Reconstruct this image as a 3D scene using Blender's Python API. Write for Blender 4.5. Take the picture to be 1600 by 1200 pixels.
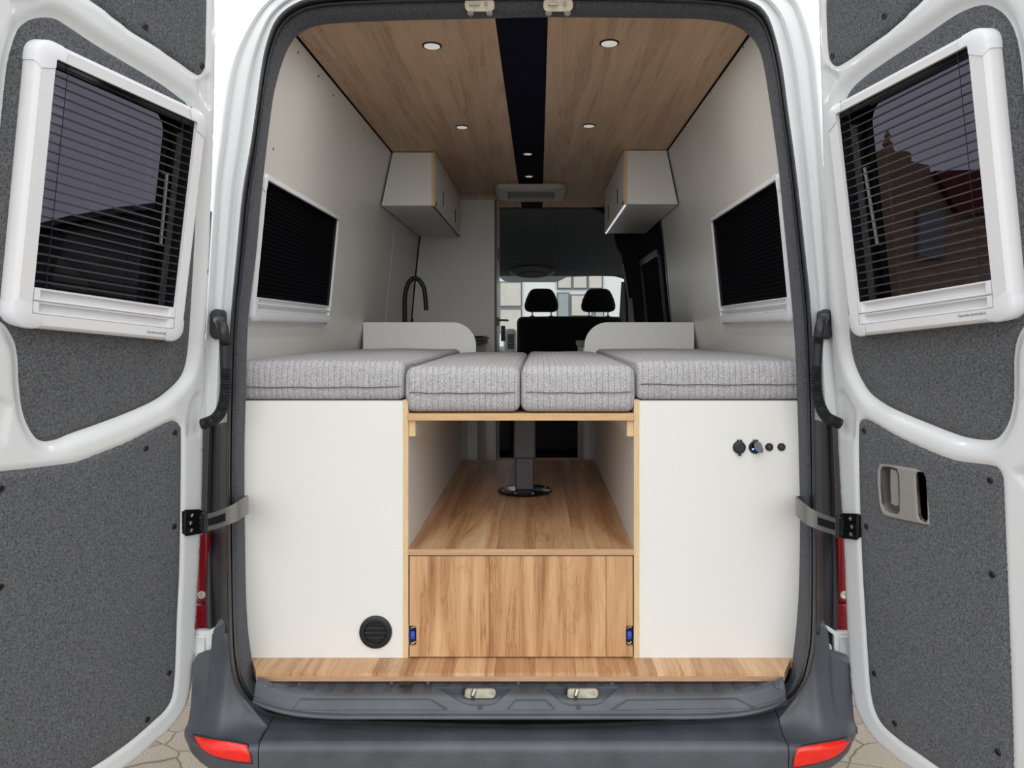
import bpy, bmesh, math, random
import numpy as np
from mathutils import Vector, geometry
random.seed(4)
sc = bpy.context.scene
for o in list(bpy.data.objects): bpy.data.objects.remove(o)
C = sc.collection

# ------------------------------------------------------------------ camera
F = 1155.0; VX, VY = 842.0, 518.0
CX, CY, CZ = 0.05, -2.0, 1.623
cam = bpy.data.cameras.new('camera'); cam_o = bpy.data.objects.new('camera', cam); C.objects.link(cam_o)
cam_o.location = (CX, CY, CZ); cam_o.rotation_euler = (math.pi/2, 0, 0)
cam.sensor_width = 36; cam.lens = F/1600*36
cam.shift_x = -(VX-800)/1600; cam.shift_y = -(600-VY)/1600
cam.clip_start = 0.02; cam.clip_end = 300
sc.camera = cam_o
# ------------------------------------------------------------------ world, sun, exposure
wd = bpy.data.worlds.new('overcast_sky'); sc.world = wd; wd.use_nodes = True
wn = wd.node_tree; wn.nodes.clear()
wo = wn.nodes.new('ShaderNodeOutputWorld'); wb = wn.nodes.new('ShaderNodeBackground')
wt = wn.nodes.new('ShaderNodeTexCoord'); wnz = wn.nodes.new('ShaderNodeTexNoise'); wr = wn.nodes.new('ShaderNodeValToRGB')
wnz.inputs['Scale'].default_value = 1.6; wnz.inputs['Detail'].default_value = 4
wr.color_ramp.elements[0].position = .3; wr.color_ramp.elements[0].color = (.86, .90, .97, 1)
wr.color_ramp.elements[1].position = .7; wr.color_ramp.elements[1].color = (1, 1, 1, 1)
wn.links.new(wt.outputs['Generated'], wnz.inputs['Vector']); wn.links.new(wnz.outputs['Fac'], wr.inputs['Fac'])
wn.links.new(wr.outputs['Color'], wb.inputs['Color']); wb.inputs['Strength'].default_value = 1.0
wn.links.new(wb.outputs['Background'], wo.inputs['Surface'])
sl = bpy.data.lights.new('sun', 'SUN'); so = bpy.data.objects.new('sun', sl); C.objects.link(so)
sl.energy = 0.65; sl.angle = math.radians(50); sl.color = (1, .985, .96)
so.rotation_euler = (math.radians(60), 0, math.radians(3)); so.location = (0, -6, 8)
sc.view_settings.view_transform = 'Standard'; sc.view_settings.look = 'None'
sc.view_settings.exposure = 0.52; sc.view_settings.gamma = 1; sc.view_settings.use_curve_mapping = False

# ------------------------------------------------------------------ helpers
def W(px, py, d): return Vector((CX+(px-VX)/F*d, d+CY, CZ-(py-VY)/F*d))
def onplane_x(px, py, x):
    d = (x-CX)*F/(px-VX); return W(px, py, d)
def lerp(a, b, t): return a+(b-a)*t

def srgb(r, g, b):
    f = lambda c: (c/255/12.92) if c/255 <= .04045 else ((c/255+.055)/1.055)**2.4
    return (f(r), f(g), f(b), 1)

def tag(o, label=None, cat=None, group=None, kind=None):
    if label: o['label'] = label
    if cat: o['category'] = cat
    if group: o['group'] = group
    if kind: o['kind'] = kind
    return o
def thing(name, loc, label, cat, group=None):
    o = bpy.data.objects.new(name, None); C.objects.link(o); o.location = loc; o.empty_display_size = .05
    bpy.context.view_layer.update()
    return tag(o, label, cat, group)

class MB:
    def __init__(s): s.v = []; s.f = []
    def add(s, vs, fs):
        n = len(s.v); s.v += [tuple(p) for p in vs]; s.f += [tuple(i+n for i in f) for f in fs]; return s
    def box(s, x0, x1, y0, y1, z0, z1):
        return s.hexa([(x0,y0,z0),(x1,y0,z0),(x1,y1,z0),(x0,y1,z0),(x0,y0,z1),(x1,y0,z1),(x1,y1,z1),(x0,y1,z1)])
    def hexa(s, p): return s.add(p, [(3,2,1,0),(4,5,6,7),(0,1,5,4),(1,2,6,5),(2,3,7,6),(3,0,4,7)])
    def obox(s, o, a, b, n, ra, rb, rn):
        P = lambda i, j, k: o+a*ra[i]+b*rb[j]+n*rn[k]
        return s.hexa([P(0,0,0),P(1,0,0),P(1,0,1),P(0,0,1),P(0,1,0),P(1,1,0),P(1,1,1),P(0,1,1)])
    def prism(s, pts, off):
        n = len(pts); off = Vector(off); a = [Vector(p) for p in pts]; b = [p+off for p in a]
        return s.add(a+b, [tuple(range(n))[::-1], tuple(range(n, 2*n))]+[(i,(i+1)%n,n+(i+1)%n,n+i) for i in range(n)])
    def loft(s, rings, closed=True, cap=False, capends=False):
        m = len(rings[0]); vs = [p for r in rings for p in r]; fs = []
        for i in range(len(rings)-1):
            for j in range(m if closed else m-1):
                k = (j+1) % m
                fs.append((i*m+j, i*m+k, (i+1)*m+k, (i+1)*m+j))
        if cap: fs.append(tuple(range(m))[::-1]); fs.append(tuple(range((len(rings)-1)*m, len(rings)*m)))
        return s.add(vs, fs)
    def tube(s, path, r, seg=12, cap=True, ry=None):
        path = [Vector(p) for p in path]; n = len(path); rings = []
        rr = r if callable(r) else (lambda t: r)
        T0 = (path[1]-path[0]).normalized(); up = Vector((0,0,1)) if abs(T0.z) < .9 else Vector((0,1,0))
        N = T0.cross(up).normalized()
        for i in range(n):
            T = (path[min(i+1,n-1)]-path[max(i-1,0)]).normalized()
            N = (N-T*N.dot(T)).normalized(); B = T.cross(N); R = rr(i/(n-1)); R2 = R if ry is None else ry
            rings.append([path[i]+N*math.cos(q*2*math.pi/seg)*R+B*math.sin(q*2*math.pi/seg)*R2 for q in range(seg)])
        return s.loft(rings, True, cap)
    def lathe(s, o, ax, prof, seg=32, cap=True):
        ax = Vector(ax).normalized(); o = Vector(o); u = ax.orthogonal().normalized(); w = ax.cross(u)
        rings = [[o+ax*h+(u*math.cos(q*2*math.pi/seg)+w*math.sin(q*2*math.pi/seg))*r for q in range(seg)] for r, h in prof]
        return s.loft(rings, True, cap)
    def build(s, name, mat, parent=None, smooth=False, bevel=0, seg=2, ang=35):
        me = bpy.data.meshes.new(name); me.from_pydata(s.v, [], s.f); me.validate()
        bm = bmesh.new(); bm.from_mesh(me); bmesh.ops.remove_doubles(bm, verts=bm.verts, dist=1e-6)
        bmesh.ops.recalc_face_normals(bm, faces=bm.faces); bm.to_mesh(me); bm.free()
        return finish(me, name, mat, parent, smooth, bevel, seg, ang)
def finish(me, name, mat, parent=None, smooth=False, bevel=0, seg=2, ang=35):
    for m in (mat if isinstance(mat, (list, tuple)) else [mat]): me.materials.append(m)
    o = bpy.data.objects.new(name, me); C.objects.link(o)
    if parent: 
        o.parent = parent; 
        M = parent.matrix_world if parent.parent is None else parent.parent.matrix_world
        o.matrix_parent_inverse = M.inverted() if parent.parent is None else M.inverted() @ M
        if parent.parent is not None or parent.type == 'MESH': o.matrix_parent_inverse.identity()
    if bevel:
        b = o.modifiers.new('bevel', 'BEVEL'); b.width = bevel; b.segments = seg; b.limit_method = 'ANGLE'; b.angle_limit = math.radians(ang)
        b.harden_normals = False
    if smooth or bevel:
        me.polygons.foreach_set('use_smooth', [True]*len(me.polygons))
        if hasattr(me, 'set_sharp_from_angle'): me.set_sharp_from_angle(angle=math.radians(ang if not bevel else 50))
    return o

def rbox(x0, x1, y0, y1, z0, z1, r=.02, n=14, puff=0.0, wob=0.0, seed=0):
    """rounded, slightly puffed foam block; returns MB"""
    m = MB(); rnd = random.Random(seed)
    ph = [rnd.uniform(0, 6) for _ in range(4)]
    def grid(lo, hi, k):
        g = [lo+r*(1-math.cos(i/4*math.pi/2)) for i in range(4)]
        return g+[lerp(lo+r, hi-r, i/k) for i in range(k+1)]+[hi-r*(1-math.cos((3-i)/4*math.pi/2)) for i in range(4)]
    X, Y, Z = grid(x0, x1, n), grid(y0, y1, n), grid(z0, z1, 5)
    lo = Vector((x0+r, y0+r, z0+r)); hi = Vector((x1-r, y1-r, z1-r)); c = (lo+hi)/2
    def P(x, y, z):
        p = Vector((x, y, z)); q = Vector([min(max(p[i], lo[i]), hi[i]) for i in range(3)]); d = p-q
        if d.length > 1e-9: 
            p = q+d.normalized()*r
        a = (p.x-x0)/(x1-x0); b = (p.y-y0)/(y1-y0); e = (p.z-z0)/(z1-z0)
        if d.z > 1e-9: p.z += puff*(math.sin(math.pi*a)**.5*math.sin(math.pi*b)**.5 if 0<a<1 and 0<b<1 else 0)+wob*math.sin(a*9+ph[0])*math.sin(b*7+ph[1])
        if d.y < -1e-9: p.y -= puff*.6*max(0, math.sin(math.pi*e))+wob*math.sin(a*11+ph[2])*math.sin(math.pi*e)
        return p
    def sheet(A, B, fn):
        vs = [fn(a, b) for a in A for b in B]; k = len(B)
        m.add(vs, [(i*k+j, (i+1)*k+j, (i+1)*k+j+1, i*k+j+1) for i in range(len(A)-1) for j in range(k-1)])
    sheet(X, Y, lambda a, b: P(a, b, z0)); sheet(X, Y, lambda a, b: P(a, b, z1))
    sheet(X, Z, lambda a, b: P(a, y0, b)); sheet(X, Z, lambda a, b: P(a, y1, b))
    sheet(Y, Z, lambda a, b: P(x0, a, b)); sheet(Y, Z, lambda a, b: P(x1, a, b))
    return m

def catmull(pts, per=8, closed=False):
    pts = [np.array(p, float) for p in pts]; n = len(pts); out = []
    rng = range(n if closed else n-1)
    for i in rng:
        p0 = pts[(i-1) % n] if closed else pts[max(i-1, 0)]; p1 = pts[i]; p2 = pts[(i+1) % n]
        p3 = pts[(i+2) % n] if closed else pts[min(i+2, n-1)]
        for k in range(per):
            t = k/per
            out.append(.5*((2*p1)+(-p0+p2)*t+(2*p0-5*p1+4*p2-p3)*t*t+(-p0+3*p1-3*p2+p3)*t**3))
    if not closed: out.append(pts[-1])
    return out

def sdf(P, poly):
    """signed distance of points P (N,2) to polygon, negative inside"""
    poly = np.array([tuple(p) for p in poly]); A = poly; B = np.roll(poly, -1, 0); D = np.full(len(P), 1e9); ins = np.zeros(len(P), bool)
    for a, b in zip(A, B):
        ab = b-a; L = ab@ab
        if L < 1e-14: continue
        t = np.clip(((P-a)@ab)/L, 0, 1); q = a+t[:, None]*ab
        D = np.minimum(D, np.hypot(*(P-q).T))
        c = ((a[1] > P[:, 1]) != (b[1] > P[:, 1]))
        with np.errstate(all='ignore'): ins ^= c & (P[:, 0] < (b[0]-a[0])*(P[:, 1]-a[1])/(b[1]-a[1]+1e-18)+a[0])
    return np.where(ins, -D, D)
def sstep(x): x = np.clip(x, 0, 1); return x*x*(3-2*x)

def relief(outline, step, pos, disp, holes=(), back=None):
    """fine triangulated sheet inside outline (2D), placed by pos(s,t,off), offset disp(N,2)->N; closed to 'back' offset"""
    outline = [tuple(map(float, p)) for p in outline]
    o = np.array(outline); lo, hi = o.min(0), o.max(0)
    gx = np.arange(lo[0], hi[0], step); gy = np.arange(lo[1], hi[1], step)
    G = np.array([(x+(step/2 if j % 2 else 0), y) for j, y in enumerate(gy) for x in gx])
    k = sdf(G, outline) < -step*.45
    for h in holes: k &= np.abs(sdf(G, h)) > step*.45
    G = G[k]
    vs = [Vector(p) for p in outline]; es = [(i, (i+1) % len(outline)) for i in range(len(outline))]
    hs = []
    for h in holes:
        n = len(vs); vs += [Vector((float(p[0]), float(p[1]))) for p in h]; es += [(n+i, n+(i+1) % len(h)) for i in range(len(h))]
    vs += [Vector((float(a), float(b))) for a, b in G]
    rv, re, rf, ov, oe, of = geometry.delaunay_2d_cdt(vs, es, [], 0, 1e-7)
    V = np.array([(p[0], p[1]) for p in rv]); T = [tuple(f) for f in rf]
    cen = np.array([V[list(f)].mean(0) for f in T])
    keep = sdf(cen, outline) < 0
    for h in holes: keep &= sdf(cen, h) > 0
    T = [t for t, kk in zip(T, keep) if kk]
    off = disp(V)
    m = MB(); m.v = [tuple(pos(s, t, q)) for (s, t), q in zip(V, off)]; m.f = list(T)
    if back is not None:
        from collections import Counter
        cnt = Counter(); dr = {}
        for t in T:
            for i in range(3):
                a, b = t[i], t[(i+1) % 3]; cnt[(min(a,b), max(a,b))] += 1; dr[(min(a,b), max(a,b))] = (a, b)
        be = [dr[e] for e, c in cnt.items() if c == 1]; mp = {}
        for a, b in be:
            for q in (a, b):
                if q not in mp: mp[q] = len(m.v); m.v.append(tuple(pos(V[q][0], V[q][1], back)))
            m.f.append((b, a, mp[a], mp[b]))
    return m

# ------------------------------------------------------------------ materials
def newmat(name):
    m = bpy.data.materials.new(name); m.use_nodes = True; nt = m.node_tree
    return m, nt, nt.nodes['Principled BSDF']
def nd(nt, typ, **kw):
    n = nt.nodes.new(typ)
    for k, v in kw.items():
        if k in n.inputs: n.inputs[k].default_value = v
        else: setattr(n, k, v)
    return n
def ramp(nt, fac, stops):
    r = nt.nodes.new('ShaderNodeValToRGB'); e = r.color_ramp.elements
    e[0].position, e[0].color = stops[0]; e[1].position, e[1].color = stops[-1]
    for p, c in stops[1:-1]:
        q = e.new(p); q.color = c
    nt.links.new(fac, r.inputs['Fac']); return r.outputs['Color']
def coords(nt, scale=(1,1,1), loc=(0,0,0), rot=(0,0,0)):
    t = nt.nodes.new('ShaderNodeTexCoord'); m = nt.nodes.new('ShaderNodeMapping')
    m.inputs['Scale'].default_value = scale; m.inputs['Location'].default_value = loc; m.inputs['Rotation'].default_value = rot
    nt.links.new(t.outputs['Object'], m.inputs['Vector']); return m.outputs['Vector']
def mixc(nt, fac, a, b, typ='MIX'):
    n = nt.nodes.new('ShaderNodeMix'); n.data_type = 'RGBA'; n.blend_type = typ
    for s, v in ((0, fac), (6, a), (7, b)):
        if hasattr(v, 'is_linked') or hasattr(v, 'links'): nt.links.new(v, n.inputs[s])
        else: n.inputs[s].default_value = v
    return n.outputs[2]
def bump(nt, bs, h, strength=.3, dist=.002):
    b = nd(nt, 'ShaderNodeBump', Strength=strength, Distance=dist); nt.links.new(h, b.inputs['Height']); nt.links.new(b.outputs['Normal'], bs.inputs['Normal'])
def plain(name, col, rough=.5, metal=0, var=.06, scale=8, spec=.5, bmp=0, bscale=200, coat=0):
    m, nt, bs = newmat(name); v = coords(nt)
    n = nd(nt, 'ShaderNodeTexNoise', Scale=scale, Detail=5); nt.links.new(v, n.inputs['Vector'])
    c = srgb(*col); lo = tuple(x*(1-var) for x in c[:3])+(1,); hi = tuple(min(1, x*(1+var)) for x in c[:3])+(1,)
    nt.links.new(ramp(nt, n.outputs['Fac'], [(.3, lo), (.7, hi)]), bs.inputs['Base Color'])
    bs.inputs['Roughness'].default_value = rough; bs.inputs['Metallic'].default_value = metal; bs.inputs['Specular IOR Level'].default_value = spec
    bs.inputs['Coat Weight'].default_value = coat
    if bmp:
        n2 = nd(nt, 'ShaderNodeTexNoise', Scale=bscale, Detail=3); nt.links.new(v, n2.inputs['Vector']); bump(nt, bs, n2.outputs['Fac'], bmp)
    return m
def carpet(name, dark, light, sc1=420):
    m, nt, bs = newmat(name); v = coords(nt)
    n = nd(nt, 'ShaderNodeTexNoise', Scale=sc1, Detail=2, Roughness=.7); n2 = nd(nt, 'ShaderNodeTexNoise', Scale=190, Detail=4, Roughness=.8)
    nt.links.new(v, n.inputs['Vector']); nt.links.new(v, n2.inputs['Vector'])
    a = nd(nt, 'ShaderNodeMath', operation='ADD'); nt.links.new(n.outputs['Fac'], a.inputs[0]); nt.links.new(n2.outputs['Fac'], a.inputs[1])
    h = nd(nt, 'ShaderNodeMath', operation='MULTIPLY'); nt.links.new(a.outputs[0], h.inputs[0]); h.inputs[1].default_value = .5
    nt.links.new(ramp(nt, h.outputs[0], [(.38, srgb(*dark)), (.62, srgb(*light))]), bs.inputs['Base Color'])
    bs.inputs['Roughness'].default_value = 1; bs.inputs['Specular IOR Level'].default_value = .1
    bs.inputs['Sheen Weight'].default_value = .15
    bump(nt, bs, h.outputs[0], .7, .004); return m
def wood(name, grain, across, cols, plank=.09, rough=.38, seed=0, stretch=1.0, knots=True, dist=.9, fx=14):
    """grain/across: axis indices; layered streaks, planks, cathedral rings, hairline cracks"""
    m, nt, bs = newmat(name)
    t = nt.nodes.new('ShaderNodeTexCoord'); sp = nt.nodes.new('ShaderNodeSeparateXYZ'); nt.links.new(t.outputs['Object'], sp.inputs[0])
    def M(op, a, b=None, c=None):
        n = nd(nt, 'ShaderNodeMath', operation=op)
        for i, q in enumerate((a, b, c)):
            if q is None: continue
            if isinstance(q, (int, float)): n.inputs[i].default_value = q
            else: nt.links.new(q, n.inputs[i])
        return n.outputs[0]
    A = M('ADD', sp.outputs[across], 7.3+seed); G = sp.outputs[grain]
    pid = M('FLOOR', M('DIVIDE', A, plank))
    wn_ = nd(nt, 'ShaderNodeTexWhiteNoise', noise_dimensions='1D'); nt.links.new(pid, wn_.inputs['W'])
    def vec(x, y, z):
        c = nt.nodes.new('ShaderNodeCombineXYZ')
        for i, q in enumerate((x, y, z)):
            if isinstance(q, (int, float)): c.inputs[i].default_value = q
            else: nt.links.new(q, c.inputs[i])
        return c.outputs[0]
    offs = M('MULTIPLY', wn_.outputs['Value'], 9.0)
    v1 = vec(M('MULTIPLY', A, fx), M('ADD', M('MULTIPLY', G, 1.1*stretch), offs), 0)
    n1 = nd(nt, 'ShaderNodeTexNoise', Scale=1.0, Detail=6, Roughness=.6, Distortion=dist); nt.links.new(v1, n1.inputs['Vector'])
    v2 = vec(M('MULTIPLY', A, 150), M('ADD', M('MULTIPLY', G, 4), offs), 0)
    n2 = nd(nt, 'ShaderNodeTexNoise', Scale=1.0, Detail=5, Roughness=.7); nt.links.new(v2, n2.inputs['Vector'])
    v3 = vec(M('MULTIPLY', A, 22), M('ADD', M('MULTIPLY', G, 1.8), offs), 3.3)
    n3 = nd(nt, 'ShaderNodeTexNoise', Scale=1.0, Detail=1, Distortion=.4); nt.links.new(v3, n3.inputs['Vector'])
    rings = M('ABSOLUTE', M('SUBTRACT', M('FRACT', M('MULTIPLY', n3.outputs['Fac'], 16)), .5))
    crack = M('ABSOLUTE', M('SUBTRACT', n1.outputs['Fac'], .44))
    base = ramp(nt, n1.outputs['Fac'], [(.28, srgb(*cols[0])), (.42, srgb(*cols[1])), (.56, srgb(*cols[2])), (.74, srgb(*cols[3]))])
    fine = ramp(nt, n2.outputs['Fac'], [(.3, (.80, .76, .70, 1)), (.62, (1.03, 1.02, 1.0, 1))])
    c = mixc(nt, .75, base, fine, 'MULTIPLY')
    if knots: c = mixc(nt, .45, c, ramp(nt, rings, [(.0, (.78, .70, .6, 1)), (.16, (1, 1, 1, 1))]), 'MULTIPLY')
    c = mixc(nt, .55, c, ramp(nt, crack, [(.0, (.45, .33, .24, 1)), (.012, (1, 1, 1, 1))]), 'MULTIPLY')
    c = mixc(nt, .5, c, ramp(nt, wn_.outputs['Value'], [(0, (.80, .75, .72, 1)), (.5, (1, .97, .92, 1)), (1, (1.12, 1.1, 1.06, 1))]), 'MULTIPLY')
    seam = M('ABSOLUTE', M('SUBTRACT', M('FRACT', M('DIVIDE', A, plank)), .5))
    if plank < 1: c = mixc(nt, .8, c, ramp(nt, seam, [(.488, (1, 1, 1, 1)), (.5, (.55, .42, .32, 1))]), 'MULTIPLY')
    nt.links.new(c, bs.inputs['Base Color']); bs.inputs['Roughness'].default_value = rough
    bump(nt, bs, n2.outputs['Fac'], .06, .001); return m
def ply(name, axis, base=(232, 205, 158), dark=(204, 170, 120), period=.0022):
    m, nt, bs = newmat(name); t = nt.nodes.new('ShaderNodeTexCoord'); sp = nt.nodes.new('ShaderNodeSeparateXYZ'); nt.links.new(t.outputs['Object'], sp.inputs[0])
    k = nd(nt, 'ShaderNodeMath', operation='MULTIPLY'); nt.links.new(sp.outputs[axis], k.inputs[0]); k.inputs[1].default_value = 2*math.pi/(period*2.2)
    s = nd(nt, 'ShaderNodeMath', operation='SINE'); nt.links.new(k.outputs[0], s.inputs[0])
    sc_ = [6, 6, 6]; sc_[axis] = 200
    n = nd(nt, 'ShaderNodeTexNoise', Scale=3, Detail=4); nt.links.new(coords(nt, tuple(sc_)), n.inputs['Vector'])
    c = mixc(nt, .5, ramp(nt, s.outputs[0], [(.2, srgb(*dark)), (.7, srgb(*base))]), ramp(nt, n.outputs['Fac'], [(.35, srgb(*dark)), (.6, srgb(*base))]))
    nt.links.new(c, bs.inputs['Base Color']); bs.inputs['Roughness'].default_value = .6; return m

M_paint = plain('white_paint', (225, 229, 230), .22, var=.01, coat=.3)
M_carpet = carpet('charcoal_felt', (50, 53, 56), (124, 127, 131))
M_carpet_t = carpet('dark_grey_trim_felt', (52, 54, 60), (104, 106, 113), 500)
M_frame = plain('window_frame_white', (231, 232, 234), .35, var=.01)
M_cap = plain('window_cap_white', (232, 235, 240), .3, var=.01)
M_zinc_shaded = plain('shaded_zinc', (150, 146, 130), .45, metal=.5, var=.2, scale=60)  # zinc darkened to carry the recess shade on the sill strikers
M_black = plain('black_plastic', (22, 23, 26), .38, var=.15)
M_rubber = plain('black_rubber', (48, 50, 54), .42, var=.25, scale=20, bmp=.15, bscale=80)
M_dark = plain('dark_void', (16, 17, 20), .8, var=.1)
M_grey = plain('charcoal_plastic', (78, 82, 88), .40, var=.2, scale=10, bmp=.25, bscale=900)
M_lam = plain('white_laminate', (228, 228, 224), .45, var=.012, scale=3)
M_lamw = plain('wall_laminate', (220, 219, 214), .36, var=.03, scale=2.5)
M_metal = plain('brushed_metal', (170, 170, 165), .35, metal=.9, var=.08)
M_strap = plain('grey_coated_metal', (122, 122, 118), .4, metal=.35, var=.05)
M_zinc = plain('zinc_plate', (222, 216, 196), .4, metal=.3, var=.12, scale=60)
M_lightgrey = plain('grey_plastic', (146, 143, 139), .45, var=.03)
M_blue = plain('blue_plastic', (38, 80, 200), .35, var=.05)
M_navy = plain('navy_lining', (14, 16, 34), .9, var=.1, spec=.1)
M_cabhead = carpet('cab_headliner', (48, 58, 64), (72, 82, 90), 300)
M_seat = carpet('black_seat_fabric', (10, 11, 14), (20, 21, 26), 500)
M_blind = plain('black_blind', (4, 4, 10), .9, spec=.08, var=.2)
M_slat = plain('black_slat', (14, 13, 20), .5, var=.1)
CW = [(150, 104, 68), (194, 149, 107), (214, 174, 132), (229, 197, 158)]
M_floor = wood('oak_floor', 1, 0, CW, .11, seed=.03)
M_drawer = wood('oak_front', 2, 0, CW, .33, seed=1.7, stretch=1.1, dist=.35, fx=19)
M_slab = wood('oak_edge', 0, 2, CW, 5, seed=2.2)
M_ceil = wood('ceiling_veneer', 1, 0, [(178, 148, 122), (192, 162, 135), (204, 174, 147), (214, 186, 160)], 5, rough=.5, seed=3.1, stretch=.8, knots=False)
M_plyx = ply('birch_ply_x', 0); M_plyz = ply('birch_ply_z', 2, (222, 184, 138), (192, 150, 106)); M_plyc = ply('birch_ply_lip', 2, (206, 168, 134), (176, 136, 104))
M_fauc = plain('matt_black', (9, 9, 12), .5, var=.1)
M_ring = plain('dark_ring', (40, 38, 36), .4, metal=.6)
M_stone = None
def emis(name, col, s, base=(235, 235, 232)):
    m, nt, bs = newmat(name); v = coords(nt); n = nd(nt, 'ShaderNodeTexNoise', Scale=30); nt.links.new(v, n.inputs['Vector'])
    nt.links.new(ramp(nt, n.outputs['Fac'], [(.3, srgb(*base)), (.7, srgb(*base))]), bs.inputs['Base Color'])
    bs.inputs['Emission Color'].default_value = col; bs.inputs['Emission Strength'].default_value = s; return m
M_lamp = emis('frosted_lamp', (1, .98, .94, 1), .22)
M_led = emis('led_strip', (.9, .95, 1, 1), .5)
def glass(name, tint, gl=.06):
    m, nt, bs = newmat(name); nt.nodes.remove(bs); out = nt.nodes['Material Output']
    tr = nd(nt, 'ShaderNodeBsdfTransparent'); tr.inputs['Color'].default_value = tint
    g = nd(nt, 'ShaderNodeBsdfGlossy', Roughness=.02); mx = nd(nt, 'ShaderNodeMixShader'); mx.inputs[0].default_value = gl
    nt.links.new(tr.outputs[0], mx.inputs[1]); nt.links.new(g.outputs[0], mx.inputs[2]); nt.links.new(mx.outputs[0], out.inputs['Surface']); return m
M_tint = glass('privacy_glass', (.072, .068, .086, 1), .02)
M_wind = glass('windscreen_glass', (.80, .84, .84, 1), .04)
M_frit = plain('black_frit', (6, 6, 10), .08, var=.1)
def redlens(name, c, e=0):
    m = plain(name, c, .25, var=.08, scale=40, coat=.3); return m
M_red = redlens('tail_red', (150, 10, 26)); M_refl = redlens('reflector_red', (238, 38, 26))
def fabric():
    m, nt, bs = newmat('cable_knit_fabric'); t = nt.nodes.new('ShaderNodeTexCoord'); sp = nt.nodes.new('ShaderNodeSeparateXYZ'); nt.links.new(t.outputs['Object'], sp.inputs[0])
    def M(op, a, b=None):
        n = nd(nt, 'ShaderNodeMath', operation=op)
        for i, q in enumerate((a, b)):
            if q is None: continue
            if isinstance(q, (int, float)): n.inputs[i].default_value = q
            else: nt.links.new(q, n.inputs[i])
        return n.outputs[0]
    nz = nd(nt, 'ShaderNodeTexNoise', Scale=14, Detail=2); nt.links.new(t.outputs['Object'], nz.inputs['Vector'])
    x = M('ADD', sp.outputs[0], M('MULTIPLY', nz.outputs['Fac'], .004))
    fr = M('FRACT', M('DIVIDE', x, .0165)); line = M('ABSOLUTE', M('SUBTRACT', fr, .5))       # rib grooves
    cell = M('FLOOR', M('DIVIDE', x, .0165))
    zz = M('ADD', M('ADD', sp.outputs[2], sp.outputs[1]), M('MULTIPLY', cell, .0137))
    # chevron cables: |x| in the rib against height
    chev = M('FRACT', M('DIVIDE', M('ADD', zz, M('MULTIPLY', line, .016)), .011)); chl = M('ABSOLUTE', M('SUBTRACT', chev, .5))
    nf = nd(nt, 'ShaderNodeTexNoise', Scale=330, Detail=3, Roughness=.8); nt.links.new(t.outputs['Object'], nf.inputs['Vector'])
    nm = nd(nt, 'ShaderNodeTexNoise', Scale=55, Detail=3, Roughness=.7); nt.links.new(t.outputs['Object'], nm.inputs['Vector'])
    base = ramp(nt, nf.outputs['Fac'], [(.34, srgb(136, 135, 138)), (.52, srgb(184, 183, 185)), (.68, srgb(214, 213, 214))])
    g = ramp(nt, line, [(.40, (1, 1, 1, 1)), (.49, (.45, .45, .46, 1))])
    c = mixc(nt, M('MULTIPLY', nm.outputs['Fac'], 1.3), base, g, 'MULTIPLY')
    ch = ramp(nt, chl, [(.36, (1, 1, 1, 1)), (.5, (.62, .62, .62, 1))])
    c = mixc(nt, ramp(nt, nm.outputs['Fac'], [(.48, (0, 0, 0, 1)), (.56, (.9, .9, .9, 1))]), c, mixc(nt, 1.0, c, ch, 'MULTIPLY'))
    nt.links.new(c, bs.inputs['Base Color']); bs.inputs['Roughness'].default_value = .95; bs.inputs['Specular IOR Level'].default_value = .15
    h = M('ADD', M('MULTIPLY', M('SUBTRACT', .5, line), 1.2), M('MULTIPLY', nm.outputs['Fac'], .8)); h = M('ADD', h, M('MULTIPLY', nf.outputs['Fac'], .5))
    bump(nt, bs, h, .55, .004); return m
M_fab = fabric()
M_pipe = plain('grey_piping', (96, 95, 98), .9, var=.15, scale=200)
def stone():
    m, nt, bs = newmat('stone_paving'); v = coords(nt, (3.1, 4.6, 1))
    wv = nd(nt, 'ShaderNodeTexNoise', Scale=1.3, Detail=2); nt.links.new(v, wv.inputs['Vector'])
    ad = nd(nt, 'ShaderNodeVectorMath', operation='MULTIPLY_ADD'); nt.links.new(wv.outputs['Color'], ad.inputs[0]); ad.inputs[1].default_value = (.35, .35, 0); nt.links.new(v, ad.inputs[2])
    vo = nd(nt, 'ShaderNodeTexVoronoi', feature='DISTANCE_TO_EDGE', Scale=1.0); nt.links.new(ad.outputs[0], vo.inputs['Vector'])
    vc = nd(nt, 'ShaderNodeTexVoronoi', Scale=1.0); nt.links.new(ad.outputs[0], vc.inputs['Vector'])
    n = nd(nt, 'ShaderNodeTexNoise', Scale=60, Detail=6, Roughness=.75); nt.links.new(v, n.inputs['Vector'])
    c = ramp(nt, n.outputs['Fac'], [(.32, srgb(112, 102, 90)), (.5, srgb(164, 153, 138)), (.68, srgb(208, 198, 184))])
    bw = nd(nt, 'ShaderNodeRGBToBW'); nt.links.new(vc.outputs['Color'], bw.inputs[0])
    c = mixc(nt, .5, c, ramp(nt, bw.outputs[0], [(.2, srgb(205, 195, 185)), (.8, srgb(250, 244, 235))]), 'MULTIPLY')
    c = mixc(nt, 1.0, c, ramp(nt, vo.outputs['Distance'], [(.0, (.34, .31, .28, 1)), (.018, (1, 1, 1, 1))]), 'MULTIPLY')
    nt.links.new(c, bs.inputs['Base Color']); bs.inputs['Roughness'].default_value = .85
    bump(nt, bs, vo.outputs['Distance'], .6, .02); return m
M_stone = stone()

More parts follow.
